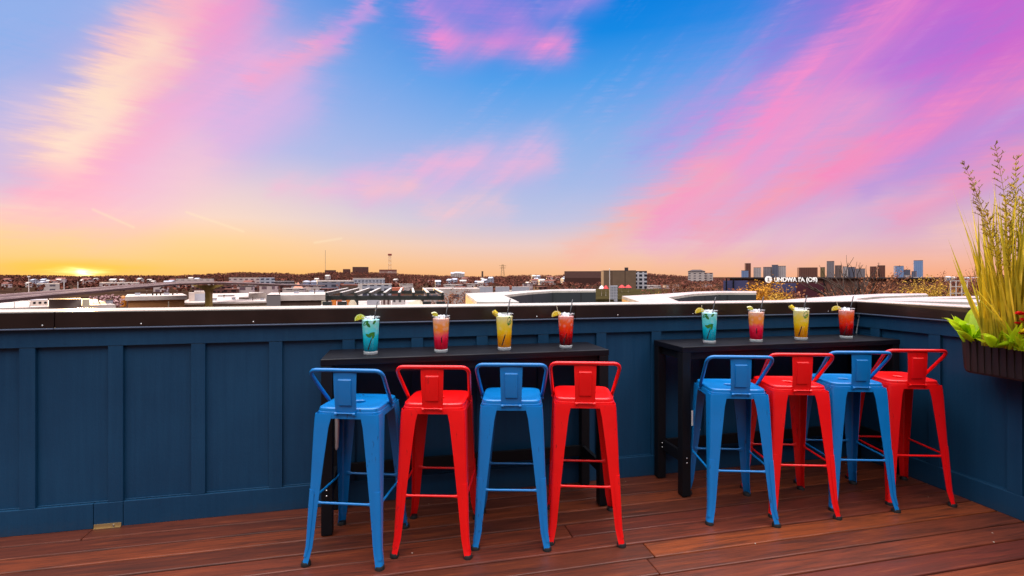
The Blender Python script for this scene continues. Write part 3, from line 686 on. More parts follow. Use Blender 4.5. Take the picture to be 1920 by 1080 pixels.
# ------------------------------------------------------------------ PLANTER BOX AND PLANTS
PLM = mat('dark_brown_resin', (.026, .016, .013), .5, var=.25, vscale=6)
pl = thing('planter_box', 'dark brown ribbed planter box hung on the side wall', 'planter', (-.115, -1.50, .83))
PLEN, PH = .62, .205
m = MB()
def prof(half, dep, rr_=.05):       # rounded-rectangle outline in plan
    out = []
    for cx_, cy_, a0 in ((dep-rr_, half-rr_, 0), (-dep+rr_, half-rr_, 90), (-dep+rr_, -half+rr_, 180), (dep-rr_, -half+rr_, 270)):
        for k in range(7): a = R(a0+15*k); out.append((cx_+rr_*math.cos(a), cy_+rr_*math.sin(a)))
    return out
rs = []
for z, s_ in ((0, .90), (.006, .93), (.025, .955), (.10, .975), (.185, .995), (PH, 1.0), (PH, .975), (PH-.04, .97)):
    rs.append([(x, y_, z) for x, y_ in prof(PLEN*(.5+.5*s_), .092*s_, .045*s_)])
m.loft(rs); n_r = 32
for k in range(n_r):
    yy = -PLEN+.06+(2*PLEN-.12)*k/(n_r-1)
    m.loft([[(-.0905*(1-.10*(1-zz))+dx_, yy+dyy, .012+zz*(PH-.018)) for dx_, dyy in ((.004, -.0135), (-.009, -.0105), (-.009, .0105), (.004, .0135))] for zz in (0, .2, 1)])
m.build('box', PLM, pl, smooth=40)
MB().loft([[(x, y_, PH-.03) for x, y_ in prof(PLEN*.985, .088, .04)], [(x*.9, y_*.95, PH-.02) for x, y_ in prof(PLEN*.985, .088, .04)]]).build('soil', mat('dark_soil', (.02, .013, .01), .95, var=.5, vscale=40, bump=.6), pl)
for yy in (-.4, .4): MB().box(.0815, .0950, yy-.02, yy+.02, .06, PH+.01).build('bracket', BLACKM, pl, bevel=.002)
def leafmat(name, c1, c2, tr=.5):
    m = bpy.data.materials.new(name); m.use_nodes = True; t = NT(m.node_tree); b = t.n['Principled BSDF']
    geo = t.new('ShaderNodeNewGeometry'); tc = t.new('ShaderNodeTexCoord'); n1 = t.noise(tc.outputs['Object'], 14, 3, .6)
    c = t.mix(t.m('ADD', t.m('MULTIPLY', geo.outputs['Random Per Island'], .6), t.m('MULTIPLY', n1, .5), clamp=True), c1, c2)
    t.l.new(c, b.inputs['Base Color']); b.inputs['Roughness'].default_value = .4
    tl = t.new('ShaderNodeBsdfTranslucent'); t.l.new(c, tl.inputs[0]); mx = t.new('ShaderNodeMixShader'); mx.inputs[0].default_value = tr
    t.l.new(b.outputs[0], mx.inputs[1]); t.l.new(tl.outputs[0], mx.inputs[2]); t.l.new(mx.outputs[0], t.n['Material Output'].inputs[0])
    return m
HOSTA = leafmat('yellow_green_leaf', (.20, .52, .008), (.80, .86, .02)); BLADE = leafmat('golden_grass_blade', (.045, .075, .008), (1.0, .78, .05), .5)
SEEDM = leafmat('seed_head_brown', (.20, .11, .03), (.62, .44, .07), .4)
PETAL = leafmat('red_petal', (.60, .01, .02), (.80, .03, .02), .35); PETALY = leafmat('yellow_petal', (.80, .48, .01), (.85, .62, .02), .4)
def blade(m, base, tip, width, sag, nseg=8, fold=.25, side=None):
    base, tip = Vector(base), Vector(tip); d = tip-base; L = d.length
    s_ = side or d.cross(Vector((0, 0, 1)));
    if s_.length < 1e-4: s_ = Vector((1, 0, 0))
    s_ = s_.normalized(); k0 = len(m.v)
    for k in range(nseg+1):
        u = k/nseg; p = base+d*u+Vector((0, 0, 1))*sag*math.sin(math.pi*u)*L
        w = width*(math.sin(math.pi*min(1, .12+u*.9))**.8)*(1-u**6)
        nrm = d.normalized().cross(s_)
        m.v += [p-s_*w+nrm*fold*w, p, p+s_*w+nrm*fold*w]
    for k in range(nseg):
        for q in (0, 1): a = k0+3*k+q; m.f.append([a, a+1, a+4, a+3])
rp = random.Random(11)
SZ = .83+PH-.025
def hosta(label, px, py, d, leaves):
    b = P(px, py, d); b.z = SZ
    o = thing('leafy_plant', label, 'plant', b, 0, 'plants in the planter box'); m = MB()
    for (qx, qy, dd, w) in leaves:
        tip = P(qx, qy, dd)-b; blade(m, (rp.uniform(-.02, .02), rp.uniform(-.03, .03), 0), tip, w*1.35, rp.uniform(.05, .22), 10, rp.uniform(.15, .5))
    m.build('leaf', HOSTA, o, smooth=70, fix=False)
    return o
hosta('yellow green leafy plant spilling over the far end of the planter', 1822, 640, 2.95, [(1764, 596, 2.95, .018), (1775, 600, 2.9, .016), (1783, 588, 3.05, .018), (1790, 592, 2.95, .026), (1800, 600, 2.85, .018), (1840, 566, 3.0, .030), (1852, 575, 2.9, .032), (1828, 572, 3.0, .030), (1862, 600, 2.85, .028), (1815, 610, 2.8, .022), (1788, 618, 2.85, .016), (1845, 610, 3.05, .024), (1870, 625, 2.75, .022)])
hosta('broad leaved green plant low at the front edge of the planter under the grass', 1868, 646, 2.76, [(1838, 628, 2.72, .018), (1850, 632, 2.65, .018), (1880, 618, 2.72, .020), (1900, 640, 2.62, .022), (1892, 628, 2.8, .018), (1912, 632, 2.66, .024), (1868, 622, 2.86, .020), (1826, 634, 2.8, .016)])
# tall grass
b = P(1895, 640, 2.72); b.z = SZ
gr = thing('ornamental_grass', 'tall golden ornamental grass with feathery seed heads rising above the planter', 'plant', b, 0, 'plants in the planter box')
m = MB()
for k in range(150):
    bx_ = Vector((rp.uniform(-.045, .045), rp.uniform(-.12, .11), 0)); a = rp.uniform(0, 2*math.pi); hgt = rp.uniform(.3, .98)
    sp_ = rp.uniform(.02, .22)*hgt
    tip = bx_+Vector((math.cos(a)*sp_, math.sin(a)*sp_*1.0+bx_.y*.7, hgt))
    blade(m, bx_, tip, rp.uniform(.0045, .0115), rp.uniform(-.04, .07), 9, rp.uniform(0, .5), Vector((math.cos(a*1.7+k), math.sin(a*1.7+k), 0)))
for (qx, qy, dd, w) in ((1786, 404, 2.85, .0022), (1800, 380, 2.8, .003), (1813, 420, 2.8, .004), (1822, 400, 2.75, .0035), (1838, 385, 2.7, .003), (1880, 335, 2.7, .003), (1828, 505, 2.7, .004), (1818, 530, 2.7, .006), (1812, 540, 2.65, .006), (1916, 440, 2.6, .005), (1905, 400, 2.65, .004), (1850, 470, 2.7, .006), (1860, 440, 2.7, .006), (1832, 430, 2.8, .004)):
    tip = P(qx, qy, dd)-b; blade(m, (rp.uniform(-.04, .04), rp.uniform(-.06, .06), 0), tip, w, .06, 12, .3)
m.build('blade', BLADE, gr, smooth=70, fix=False)
# flowering stalks with branched panicles
for n_, (tx, ty, dd, mx_, my_) in enumerate(((1808, 310, 2.8, 1866, 420), (1866, 272, 2.75, 1893, 400), (1822, 352, 2.75, 1868, 450), (1905, 300, 2.72, 1905, 420), (1926, 330, 2.66, 1915, 430), (1850, 400, 2.7, 1872, 480), (1900, 350, 2.8, 1896, 430), (1918, 380, 2.75, 1908, 470), (1885, 372, 2.7, 1890, 470))):
    T = P(tx, ty, dd)-b; Mi = P(mx_, my_, dd)-b; B0 = Vector((rp.uniform(-.03, .03), rp.uniform(-.06, .05), 0))
    pts = []
    for k in range(25):
        u = k/24; pts.append(B0*(1-u)**2+Mi*2*u*(1-u)*1.0+T*u*u)
    m = MB().tube(pts, [.0026*(1-.75*k/24) for k in range(25)], 5)
    for k in range(11, 25):
        for q in range(3 if n_ < 3 else 4):
            p = pts[k]; dr_ = (pts[min(24, k+1)]-pts[k-1]).normalized(); a = rp.uniform(0, 6.28); u = (k-10)/14
            side_ = Vector((math.cos(a), math.sin(a), rp.uniform(-.2, .3))); Ls = rp.uniform(.035, .095)*(1.15-.8*u)
            e_ = p+(dr_*.75+side_*.9).normalized()*Ls
            c_ = p.lerp(e_, .55)+Vector((0, 0, .004))
            m.tube([p, c_, e_], [.0013, .0021, .0007], 3)
            for h_ in (.45, .75): 
                s0 = p.lerp(e_, h_); s1 = s0+(dr_*.7+Vector((rp.uniform(-.6, .6), rp.uniform(-.6, .6), .2))).normalized()*rp.uniform(.010, .020); m.tube([s0, s0.lerp(s1, .5), s1], [.0009, .0024, .0004], 3)
    m.build('seed_head', SEEDM if n_ < 3 else BLADE, gr, fix=False)
# flowers
b = P(1922, 640, 2.62); b.z = SZ
fl = thing('flowering_plant', 'red and yellow flowers at the near end of the planter by the picture edge', 'plant', b, 0, 'plants in the planter box')
for (qx, qy, dd, M_, r_) in ((1914, 590, 2.60, PETAL, .030), (1924, 602, 2.62, PETAL, .032), (1908, 607, 2.64, PETAL, .018), (1926, 624, 2.58, PETALY, .034), (1916, 626, 2.6, PETAL, .018), (1920, 583, 2.66, PETAL, .026)):
    c_ = P(qx, qy, dd)-b; m = MB()
    for k in range(13):
        a = k*2.4; el_ = .2+.9*(k/13); tip = c_+Vector((math.cos(a)*math.cos(el_), math.sin(a)*math.cos(el_), math.sin(el_)*.8))*r_
        blade(m, c_, tip, r_*.38, .15, 4, .5)
    m.build('flower', M_, fl, smooth=70, fix=False)
m = MB()
for k in range(26): a = rp.uniform(0, 6.28); blade(m, (rp.uniform(-.03, .03), rp.uniform(-.07, .07), 0), Vector((math.cos(a)*.07, math.sin(a)*.11, rp.uniform(.04, .16))), .012, .12, 6, .4)
m.build('leaf', HOSTA, fl, smooth=70, fix=False)
# ==FAR==
# ------------------------------------------------------------------ GROUND, HILLS, TOWN BEYOND THE PARAPET
GZ = -12.0
def lerp(a, b, u): return a+(b-a)*u
def sst(a, b, x): u = max(0, min(1, (x-a)/(b-a))); return u*u*(3-2*u)
EARTH = mat('brown_earth', (.040, .018, .014), .95, spec=0, var=.5, vscale=.02, hue=(.065, .036, .022))
kind(MB().quad((-30000, -30000, GZ), (30000, -30000, GZ), (30000, 30000, GZ), (-30000, 30000, GZ)).build('ground', EARTH))
RIDGE = [(-600, 514), (0, 515.5), (90, 516.2), (150, 518.2), (215, 516.5), (260, 516), (330, 517), (400, 513), (450, 511), (540, 513), (560, 515), (600, 511.5), (640, 511), (700, 511.5), (750, 514), (830, 517), (900, 519), (960, 516), (1010, 515), (1040, 517), (1080, 512), (1110, 511), (1200, 512), (1240, 515), (1290, 518), (1350, 522), (1500, 523), (1650, 523), (1750, 521), (1850, 517), (2000, 515), (2600, 514)]
def ridge(px):
    for (a, b), (c, d) in zip(RIDGE, RIDGE[1:]):
        if a <= px <= c: return lerp(b, d, (px-a)/(c-a))
    return 514
DR = 2600.0
def hz(px, d):
    zr = zat(ridge(px)+2.2, DR)
    u = sst(700, DR, d); w_ = 3.5*math.sin(px*.021+d*.004)*math.sin(d*.0061+px*.013)*sst(650, 1200, d)*(1-sst(2300, 2600, d))
    z = GZ-.5+(zr-GZ)*u+w_
    if d > DR: z = lerp(zr, GZ-30, sst(DR, 4200, d))
    return z
m = MB(); cols_ = list(range(-600, 2601, 20)); rows_ = [520, 650, 800, 950, 1100, 1300, 1500, 1700, 1900, 2100, 2300, 2450, 2600, 2800, 3200, 3700, 4300]
for d in rows_:
    for px in cols_: m.v.append(W((px-960)/F*d, d, hz(px, d)))
nc = len(cols_)
for i in range(len(rows_)-1):
    for j in range(nc-1): a = i*nc+j; m.f.append([a, a+1, a+nc+1, a+nc])
HILL = mat('hillside_scrub', (.034, .012, .010), .95, spec=0, var=.5, vscale=.012, hue=(.055, .024, .016))
kind(m.build('hills', HILL, smooth=60, fix=False))
def clumpmat(name, c1, c2):
    m = bpy.data.materials.new(name); m.use_nodes = True; t = NT(m.node_tree); b = t.n['Principled BSDF']
    geo = t.new('ShaderNodeNewGeometry'); t.l.new(t.ramp(geo.outputs['Random Per Island'], [(0, c1), (.7, c2), (1, tuple(x*1.5 for x in c2))]), b.inputs['Base Color']); b.inputs['Roughness'].default_value = .9
    b.inputs['Specular IOR Level'].default_value = .1
    return m
WOODS = clumpmat('winter_woods', (.045, .013, .010), (.135, .042, .027))
rt = random.Random(21)
def clump(m, c, rx, rz, n, s_, rnd):
    for k in range(n):
        a = rnd.uniform(0, 6.283); u = rnd.uniform(-1, 1); q = rnd.random()**.4
        p = c+Vector((rx*q*math.cos(a)*math.sqrt(1-u*u), rx*q*math.sin(a)*math.sqrt(1-u*u), rz*q*u))
        d1 = Vector((rnd.uniform(-1, 1), rnd.uniform(-1, 1), rnd.uniform(-1, 1))).normalized(); d2 = d1.orthogonal().normalized()
        w_ = s_*rnd.uniform(.6, 1.3)
        m.quad(p-d1*w_, p-d2*w_*.7, p+d1*w_, p+d2*w_*.7)
m = MB()
for k in range(9000):
    px = rt.uniform(-250, 2170); d = 430+2100*rt.random()**.9
    if rt.random() < .35: d = rt.uniform(2300, 2620)
    hh = rt.uniform(5, 10)*(1 if d > 800 else .8); z = max(hz(px, d), GZ)
    clump(m, W((px-960)/F*d, d, z+hh*.45), hh*.55, hh*.5, 9, hh*.26, rt)
kind(m.build('woods', WOODS, fix=False), 'stuff')
# ---- building blocks
FAC = {}
def fac(name, color, win, su, sv, **k):
    if name not in FAC: FAC[name] = facade(name, color, win, su, sv, **k)
    return FAC[name]
ROOFW = mat('white_roof_membrane', (.56, .46, .41), .6, var=.22, vscale=.3)
ROOFD = mat('dark_roof', (.045, .03, .03), .8, var=.3, vscale=.3); ROOFR = mat('red_brown_roof', (.20, .06, .04), .8, var=.3, vscale=.3)
DARKW = mat('dark_window', (.01, .012, .018), .12)
def bld(name, label, cat, px0, px1, pyt, d, dep, wall, roof=None, base=None, yaw=0, group=None, shape='flat', over=0, rt_=.3, rh=None):
    u_ = ((px0+px1)/2-960)/F; a_ = math.atan(u_); ca = math.cos(a_); w = (px1-px0)/F*d*ca; zt = zat(pyt, d); zb = GZ if base is None else base
    dm = d+dep/2*ca; c = W(u_*dm, dm); o = thing(name, label, cat, (c.x, c.y, zb), -TH-a_+R(yaw), group)   # front turned towards the terrace
    h = zt-zb
    if shape == 'gable':
        rh = rh or w*.25; MB().box(-w/2, w/2, -dep/2, dep/2, 0, h-rh).build('wall', wall, o)
        MB().loft([[(-w/2-over, -dep/2-over, h-rh), (-w/2-over, dep/2+over, h-rh), (-w/2-over, 0, h)], [(w/2+over, -dep/2-over, h-rh), (w/2+over, dep/2+over, h-rh), (w/2+over, 0, h)]]).build('roof', roof, o)
    elif shape == 'hip':
        rh = rh or w*.2; MB().box(-w/2, w/2, -dep/2, dep/2, 0, h-rh).build('wall', wall, o)
        MB().loft([[(-w/2-over, -dep/2-over, h-rh), (w/2+over, -dep/2-over, h-rh), (w/2+over, dep/2+over, h-rh), (-w/2-over, dep/2+over, h-rh)], [(-w/4, -dep/8, h), (w/4, -dep/8, h), (w/4, dep/8, h), (-w/4, dep/8, h)]]).build('roof', roof, o)
    else:
        MB().box(-w/2, w/2, -dep/2, dep/2, 0, h-rt_).build('wall', wall, o)
        MB().box(-w/2-over, w/2+over, -dep/2-over, dep/2+over, h-rt_+.002, h).build('roof', roof or ROOFW, o)
    return o
def part(o, name, mt, px0, px1, py0, py1, d, t_=.3, out=.05):
    """a flat feature on the face of building o, given on the sight lines at the face's distance"""
    a = P((px0+px1)/2, (py0+py1)/2, d-out); w = (px1-px0)/F*d; h = abs(py1-py0)/F*d
    q = MB().box(-w/2, w/2, -t_/2, t_/2, -h/2, h/2).build(name, mt, o)
    q.location = Matrix.Rotation(-o.rotation_euler.z, 4, 'Z') @ (a-o.location); return q
OFFW = (.52, .43, .40)
f_off = fac('off_white_facade', OFFW, (.12, .10, .12), 9, 4.2, fu=.45, fv=.45)
f_pink = fac('pale_pink_facade', (.55, .42, .40), (.16, .10, .12), 7, 4.5, fu=.5, fv=.45)
f_grey = fac('grey_blue_facade', (.38, .38, .44), (.06, .06, .09), 5, 3.4, fu=.6, fv=.5)
f_brick = fac('dark_brick_facade', (.13, .045, .035), (.03, .018, .02), 6, 4, fu=.55, fv=.5)
f_brown = fac('olive_brown_facade', (.16, .095, .055), (.10, .06, .04), 11, 60, fu=.08, fv=1)
CREAM = mat('cream_panel', (.60, .50, .36), .6, var=.1, vscale=.5); ORW = mat('orange_brown_wall', (.36, .15, .045), .7, var=.2, vscale=.4)
BLUEW = mat('pale_blue_grey_metal', (.42, .42, .48), .5, var=.1, vscale=.5); PALE = mat('pale_plaster', (.62, .55, .52), .7, var=.15, vscale=.3)
BROWNW = mat('brown_wall', (.10, .055, .04), .8, var=.3, vscale=.5); VENT = DARKW
# near flat roofs on the left
o = bld('flat_roof_building', 'low building with a broad white flat roof at the left, carrying metal roof units', 'building', -200, 240, 577, 56, 22, PALE, ROOFW)
o = bld('rooftop_unit', 'white boxy roof unit with three round vents beside a thin pole', 'roof unit', 57, 90, 562, 60, 2.5, ROOFW, BLUEW, base=-2.4, rt_=.08)
for k, px in enumerate((67, 74.5, 82)):
    q = MB().lathe([(.14, 0), (.14, .03), (.10, .04)], 14).build('vent', VENT, o); q.rotation_euler = (R(90), 0, 0); q.location = ((px-73.5)/F*60, -1.251, .68)
bld('rooftop_unit', 'long pale blue roof unit beside the beige cabinet', 'roof unit', 92, 153, 561, 58, 3, ROOFW, BLUEW, base=-2.4, rt_=.08)
bld('roof_cabinet', 'small beige cabinet at the right end of the long pale blue roof unit', 'roof unit', 154, 168, 561, 58, 2, CREAM, CREAM, base=-2.4, rt_=.08)
o = thing('railing', 'pale metal rail fence along the flat roof at the left picture edge', 'railing', P(-20, 580, 55)); 
m = MB(); q0 = P(-60, 567, 56)-o.location; q1 = P(56, 566, 56)-o.location; m.tube([q0, q1], .03, 5).tube([q0-Vector((0, 0, .5)), q1-Vector((0, 0, .5))], .02, 5); m.build('rail', PALE, o)
for k in range(5): p = q0.lerp(q1, k/4); MB().tube([p, p-Vector((0, 0, 1.3))], .03, 5).build('post', PALE, o)
o = thing('light_pole', 'thin pale pole beside the roof unit with three vents', 'pole', P(54, 582, 70)); MB().tube([(0, 0, 0), (0, 0, 4.7)], [.05, .03], 6).build('pole', PALE, o); MB().box(-.12, .12, -.12, .12, 4.7, 4.85).build('lamp', PALE, o)
for px in (173, 210):
    tag(MB().tube([P(px, 580, 75), P(px, 556, 75)], .06, 6).build('post', BROWNW), 'short dark post %s' % ('left of the pinkish shrubs' if px == 173 else 'in front of the pinkish shrubs near the orange tank'), 'post')
PINKB = clumpmat('pinkish_shrub', (.16, .06, .07), (.42, .26, .26))
for k, (px, r_) in enumerate(((180, 1.7), (197, 1.9), (214, 1.7))):
    sh = thing('shrub', '%s pinkish dry shrub between the roof cabinet and the orange tank' % ('left', 'middle', 'right')[k], 'shrub', P(px, 578, 88), 0, 'pinkish shrubs'); m = MB(); clump(m, Vector((0, 0, 1.2)), r_*.9, 1.2, 150, .22, rt); m.build('crown', PINKB, sh, fix=False)
    MB().tube([(0, 0, -6), (0, 0, 1.2)], .08, 5).build('trunk', BROWNW, sh)
tk = thing('storage_tank', 'orange cylindrical tank at the left end of the orange fronted building', 'tank', P(231, 575, 96)); MB().lathe([(.55, 0), (.55, 1.6), (.40, 1.95), (.1, 2.1)], 16).build('tank', mat('orange_tank', (.55, .20, .02), .5, var=.2, vscale=1), tk, smooth=40)
o = bld('low_building', 'low building with a white roof and an orange brown front wall', 'building', 240, 346, 555, 88, 14, ORW, ROOFW, yaw=1, over=.4, rt_=.7)
for px in (285, 316): part(o, 'mullion', CREAM, px-.8, px+.8, 565, 579, 88, .1)
for px, hgt in ((287, .5), (293, .4), (299, .35), (318, .3)):
    q = MB().box(-.12, .12, -.12, .12, 0, hgt).build('roof_vent', DARKW, o); q.location = ((px-293)/F*91, -3, zat(555, 88)-GZ+.003)
o = bld('flat_roof_building', 'wide white roofed commercial building behind the bridge pier', 'building', 352, 512, 566, 100, 60, CREAM, ROOFW, yaw=-1, over=.5, rt_=.35)
rz_ = zat(566, 100)-GZ
def onroof(o, name, x0, x1, y0, y1, h, mt): return MB().box(x0, x1, y0, y1, rz_+.003, rz_+h).build(name, mt, o)
bld('rooftop_unit', 'tall pale roof unit with dark louvres standing left of the bridge pier', 'roof unit', 364, 387, 546, 104, 4, BLUEW, ROOFW, base=zat(566, 100)+.003, rt_=.5)
bld('rooftop_unit', 'narrow white roof unit at the far left of the wide white roof', 'roof unit', 354, 365, 549, 103, 3, ROOFW, ROOFW, base=zat(566, 100)+.003, rt_=.2)
bld('stair_head', 'brown fronted stair housing on the wide white roof', 'roof unit', 448, 466, 557, 112, 5, BROWNW, ROOFW, base=zat(566, 100)+.003, rt_=.25)
bld('stair_head', 'large white box on the wide white roof beside the brown stair housing', 'roof unit', 466, 500, 550, 116, 10, ROOFW, ROOFW, base=zat(566, 100)+.003, rt_=.25)
bld('skylight', 'thin dark skylight on the wide white roof right of the pier', 'roof unit', 408, 440, 554, 128, 2, DARKW, ROOFD, base=zat(566, 100)+.003, rt_=.1)
o = bld('shop_building', 'white parapet building with dark brown windows facing the terrace', 'building', 504, 616, 553, 76, 14, BROWNW, ROOFW, over=.3, rt_=.85)
for px in (547, 607): part(o, 'pilaster', CREAM, px-4, px+4, 564, 579, 76, .2)
bld('rooftop_unit', 'dark low roof unit along the front of the white parapet building', 'roof unit', 500, 526, 553, 73, 1.2, mat('grey_brown_metal', (.2, .17, .17), .6), ROOFD, rt_=.1)
bld('rooftop_unit', 'small bluish unit on the roof behind the white parapet', 'roof unit', 580, 608, 546, 96, 3, mat('slate_blue_panel', (.12, .14, .22), .5), BLUEW, base=zat(556, 90), rt_=.1)
# flyover road with hammerhead pier
pl_ = [(-160, 569, 40), (-40, 560, 44), (60, 551, 52), (160, 543, 63), (250, 535.5, 76), (320, 530.5, 86), (390, 528.5, 94), (450, 530, 106), (520, 533, 130), (600, 535, 175)]
fo = thing('flyover', 'raised road curving up from the left over a hammerhead pier', 'bridge', P(390, 580, 94)); C0 = fo.location.copy()
def road(m, off0, off1, z0, z1):
    rs_ = []
    for k, (px, py, d) in enumerate(pl_):
        c = P(px, py, d); a = P(*pl_[max(0, k-1)]); b_ = P(*pl_[min(len(pl_)-1, k+1)]); tn = (b_-a); tn.z = 0; tn.normalize(); nn = Vector((-tn.y, tn.x, 0))
        rs_.append([c+nn*off0+Vector((0, 0, z0))-C0, c+nn*off1+Vector((0, 0, z0))-C0, c+nn*off1+Vector((0, 0, z1))-C0, c+nn*off0+Vector((0, 0, z1))-C0])
    return m.loft(rs_)
road(MB(), -1.7, 1.7, -.40, -.12).build('road_deck', mat('brown_concrete', (.07, .028, .022), .8, var=.3, vscale=.2), fo)
for a in (-1.7, 1.6): road(MB(), a, a+.1, -.115, .06).build('parapet', mat('pale_concrete', (.55, .40, .36), .7, var=.2, vscale=.3), fo)
pc_ = P(391.5, 529, 94)-C0; OLIVE = mat('ochre_concrete', (.26, .16, .03), .7, var=.3, vscale=.3)
rs_ = []
for z, hw in ((-11, .46), (-1.9, .46), (-1.5, .7), (-1.05, 1.6), (-.72, 2.7), (-.56, 3.0)):
    rs_.append([pc_+Vector((x*CS+y_*SN, -x*SN+y_*CS, z)) for x, y_ in ((-hw, -.45), (hw, -.45), (hw, .45), (-hw, .45))])
MB().loft(rs_).build('pier', OLIVE, fo)
# far left town
bld('white_building', 'white two storey building below the setting sun', 'building', 69, 112, 531.5, 480, 20, f_off, ROOFW, rt_=1)
bld('long_shed', 'long pale pink shed right of the setting sun', 'building', 189, 262, 529.5, 620, 30, f_pink, ROOFW, yaw=-4, rt_=1.5)
for k, (px, h_) in enumerate(((120, 524), (146, 528))): 
    o = thing('light_pole', '%s pale pole below the sunset at the left' % ('taller', 'shorter')[k], 'pole', P(px, 548, 420)); MB().tube([(0, 0, 0), (0, 0, (548-h_)/F*420)], .35, 5).build('pole', PALE, o)
bld('terrace_of_offices', 'long pinkish row of offices right of the pier top', 'building', 430, 515, 520.5, 700, 25, f_pink, ROOFW, rt_=1.2)
bld('terrace_of_offices', 'long pinkish row of offices left of the pier top', 'building', 330, 402, 523, 650, 25, f_pink, ROOFW, rt_=1)
bld('office_block', 'pale blue grey office block with bands of windows left of the silos', 'building', 487, 515, 520.5, 520, 18, f_grey, BLUEW, rt_=.8)
bld('parking_structure', 'dark banded parking structure beside the pale office block', 'building', 516, 552, 526.5, 540, 30, fac('parking_bands', (.42, .36, .38), (.015, .012, .015), 900, 3.1, fu=1, fv=.55), ROOFD, rt_=.6)
tn = thing('canopy_tent', 'small orange pink tent roof between the parking structure and the silos', 'tent', P(559, 546, 430)); MB().lathe([(5, 2), (3, 4), (1, 6.5), (.1, 8)], 8).build('canopy', mat('salmon_fabric', (.62, .25, .16), .7), tn); MB().lathe([(4.8, -2), (4.8, 2)], 8).build('wall', PALE, tn)
for k, (px, w_) in enumerate(((575, 6.5), (588.5, 5.5))):
    d = 440; o = thing('silo', '%s bluish silo with a pale domed top' % ('left', 'right')[k], 'silo', (*P(px, 545, d).xy, GZ), 0, 'pair of silos'); r_ = w_/F*d; zt = zat(526, d)-GZ
    MB().lathe([(r_, 0), (r_, zt-1.6)], 20).build('drum', mat('blue_grey_silo', (.16, .18, .27), .5), o, smooth=40); MB().lathe([(r_+.25, zt-1.6), (r_+.25, zt-1.0), (r_*.8, zt-.3), (r_*.3, zt)], 20).build('dome', BLUEW, o, smooth=40)
bld('warehouse', 'long low slate coloured warehouse with a white roof right of the silos', 'building', 593, 662, 526, 470, 40, fac('slate_facade', (.20, .19, .24), (.05, .05, .07), 8, 4), ROOFW, yaw=3, rt_=1.2)
bld('warehouse', 'white roofed warehouse in front of the hill hospital', 'building', 662, 722, 521.5, 720, 30, f_grey, ROOFW, rt_=1.5)
bld('house', 'brown roofed house with a pale end wall left of the pergola', 'building', 640, 671, 533.5, 330, 12, BROWNW, ROOFR, rt_=.8)
bld('house', 'narrow pale plaster block at the right of the brown house', 'building', 671, 679, 532.5, 330, 12, PALE, ROOFW, rt_=.4)
bld('row_house', 'long pale row building with a white roof behind the pergola', 'building', 679, 735, 532, 360, 10, f_grey, ROOFW, rt_=.9)
bld('market_hall', 'low white roofed hall to the right behind the pergola', 'building', 795, 900, 541, 210, 16, f_off, ROOFW, rt_=.6)
for k in range(3): bld('truck_trailer', '%s white trailer in the row beyond the neighbouring roof' % ('leftmost', 'middle', 'rightmost')[k], 'trailer', 898+k*31, 924+k*31+(6 if k == 2 else 0), 537.5, 290, 4, BLUEW, ROOFW, base=zat(549, 290), group='trailers beyond the roofs', rt_=.2)
# hilltop
bld('hospital_block', 'large dark brick block on the hill crest left of the tall mast', 'building', 661, 691, 500.5, 2400, 60, f_brick, ROOFD, base=0, rt_=3)
bld('hilltop_building', 'small dark red block on the crest at the left of the brick block', 'building', 643, 657, 504.5, 2420, 40, f_brick, ROOFR, base=0, rt_=3)
bld('hilltop_building', 'long reddish building with a pale band below the striped mast', 'building', 711, 744, 505.5, 2400, 50, fac('banded_red', (.22, .08, .06), (.42, .26, .22), 4000, 20, fu=1, fv=.4), ROOFR, base=0, rt_=4)
bld('hilltop_building', 'low dark flat building on the crest farthest left of the brick block', 'building', 609, 630, 506.5, 2450, 40, f_brick, ROOFD, base=0, rt_=3)
for k, (px, r_) in enumerate(((850, 5), (859, 7), (867, 4))): bld('hilltop_house', ('left small', 'middle wide', 'right small')[k]+' white house of the cluster on the crest above the yellow drink', 'house', px-r_, px+r_, 510.5-(k == 1), 2300, 18, f_off, BLUEW, base=-2, shape='gable', rh=6, group='white houses on the crest')
def lattice(o, h, wb, wt, n, mt1, mt2, sub='section'):
    for k in range(n):
        z0, z1 = h*k/n, h*(k+1)/n; a, b = lerp(wb, wt, k/n), lerp(wb, wt, (k+1)/n); m = MB(); th_ = wb*.07
        for sx, sy in ((-1, -1), (1, -1), (1, 1), (-1, 1)):
            m.tube([(sx*a, sy*a, z0), (sx*b, sy*b, z1)], th_, 4)
            nx, ny = (sx, -sy) if sx == sy else (-sx, sy); m.tube([(sx*a, sy*a, z0), (nx*b, ny*b, z1)], th_*.7, 4)
        m.build(sub, mt1 if k % 2 else mt2, o, fix=False)
MRED = mat('mast_red', (.30, .05, .04), .6); MWH = mat('mast_white', (.6, .5, .46), .6)
o = thing('radio_mast', 'red and white lattice mast standing on the hill crest', 'mast', P(731, 512, 2380)); lattice(o, 86, 6.5, 4.2, 8, MRED, MWH); MB().box(-9, 9, -9, 9, 84, 92).build('antenna_head', MRED, o)
o = thing('thin_mast', 'hair thin tall mast on the crest left of the brick block', 'mast', P(610, 513, 2500)); MB().tube([(0, 0, 0), (0, 0, 118)], .9, 4).build('pole', mat('mast_tan', (.45, .3, .2), .6), o)
o = thing('power_pylon', 'pale lattice power pylon on the skyline right of the chimney', 'pylon', P(942.5, 519, 2300)); lattice(o, 58, 8, 3, 5, mat('pylon_tan', (.42, .26, .12), .6), MATS['pylon_tan']) ; MB().box(-16, 16, -1, 1, 50, 52).box(-14, 14, -1, 1, 40, 42).build('cross_arm', MATS['pylon_tan'], o)
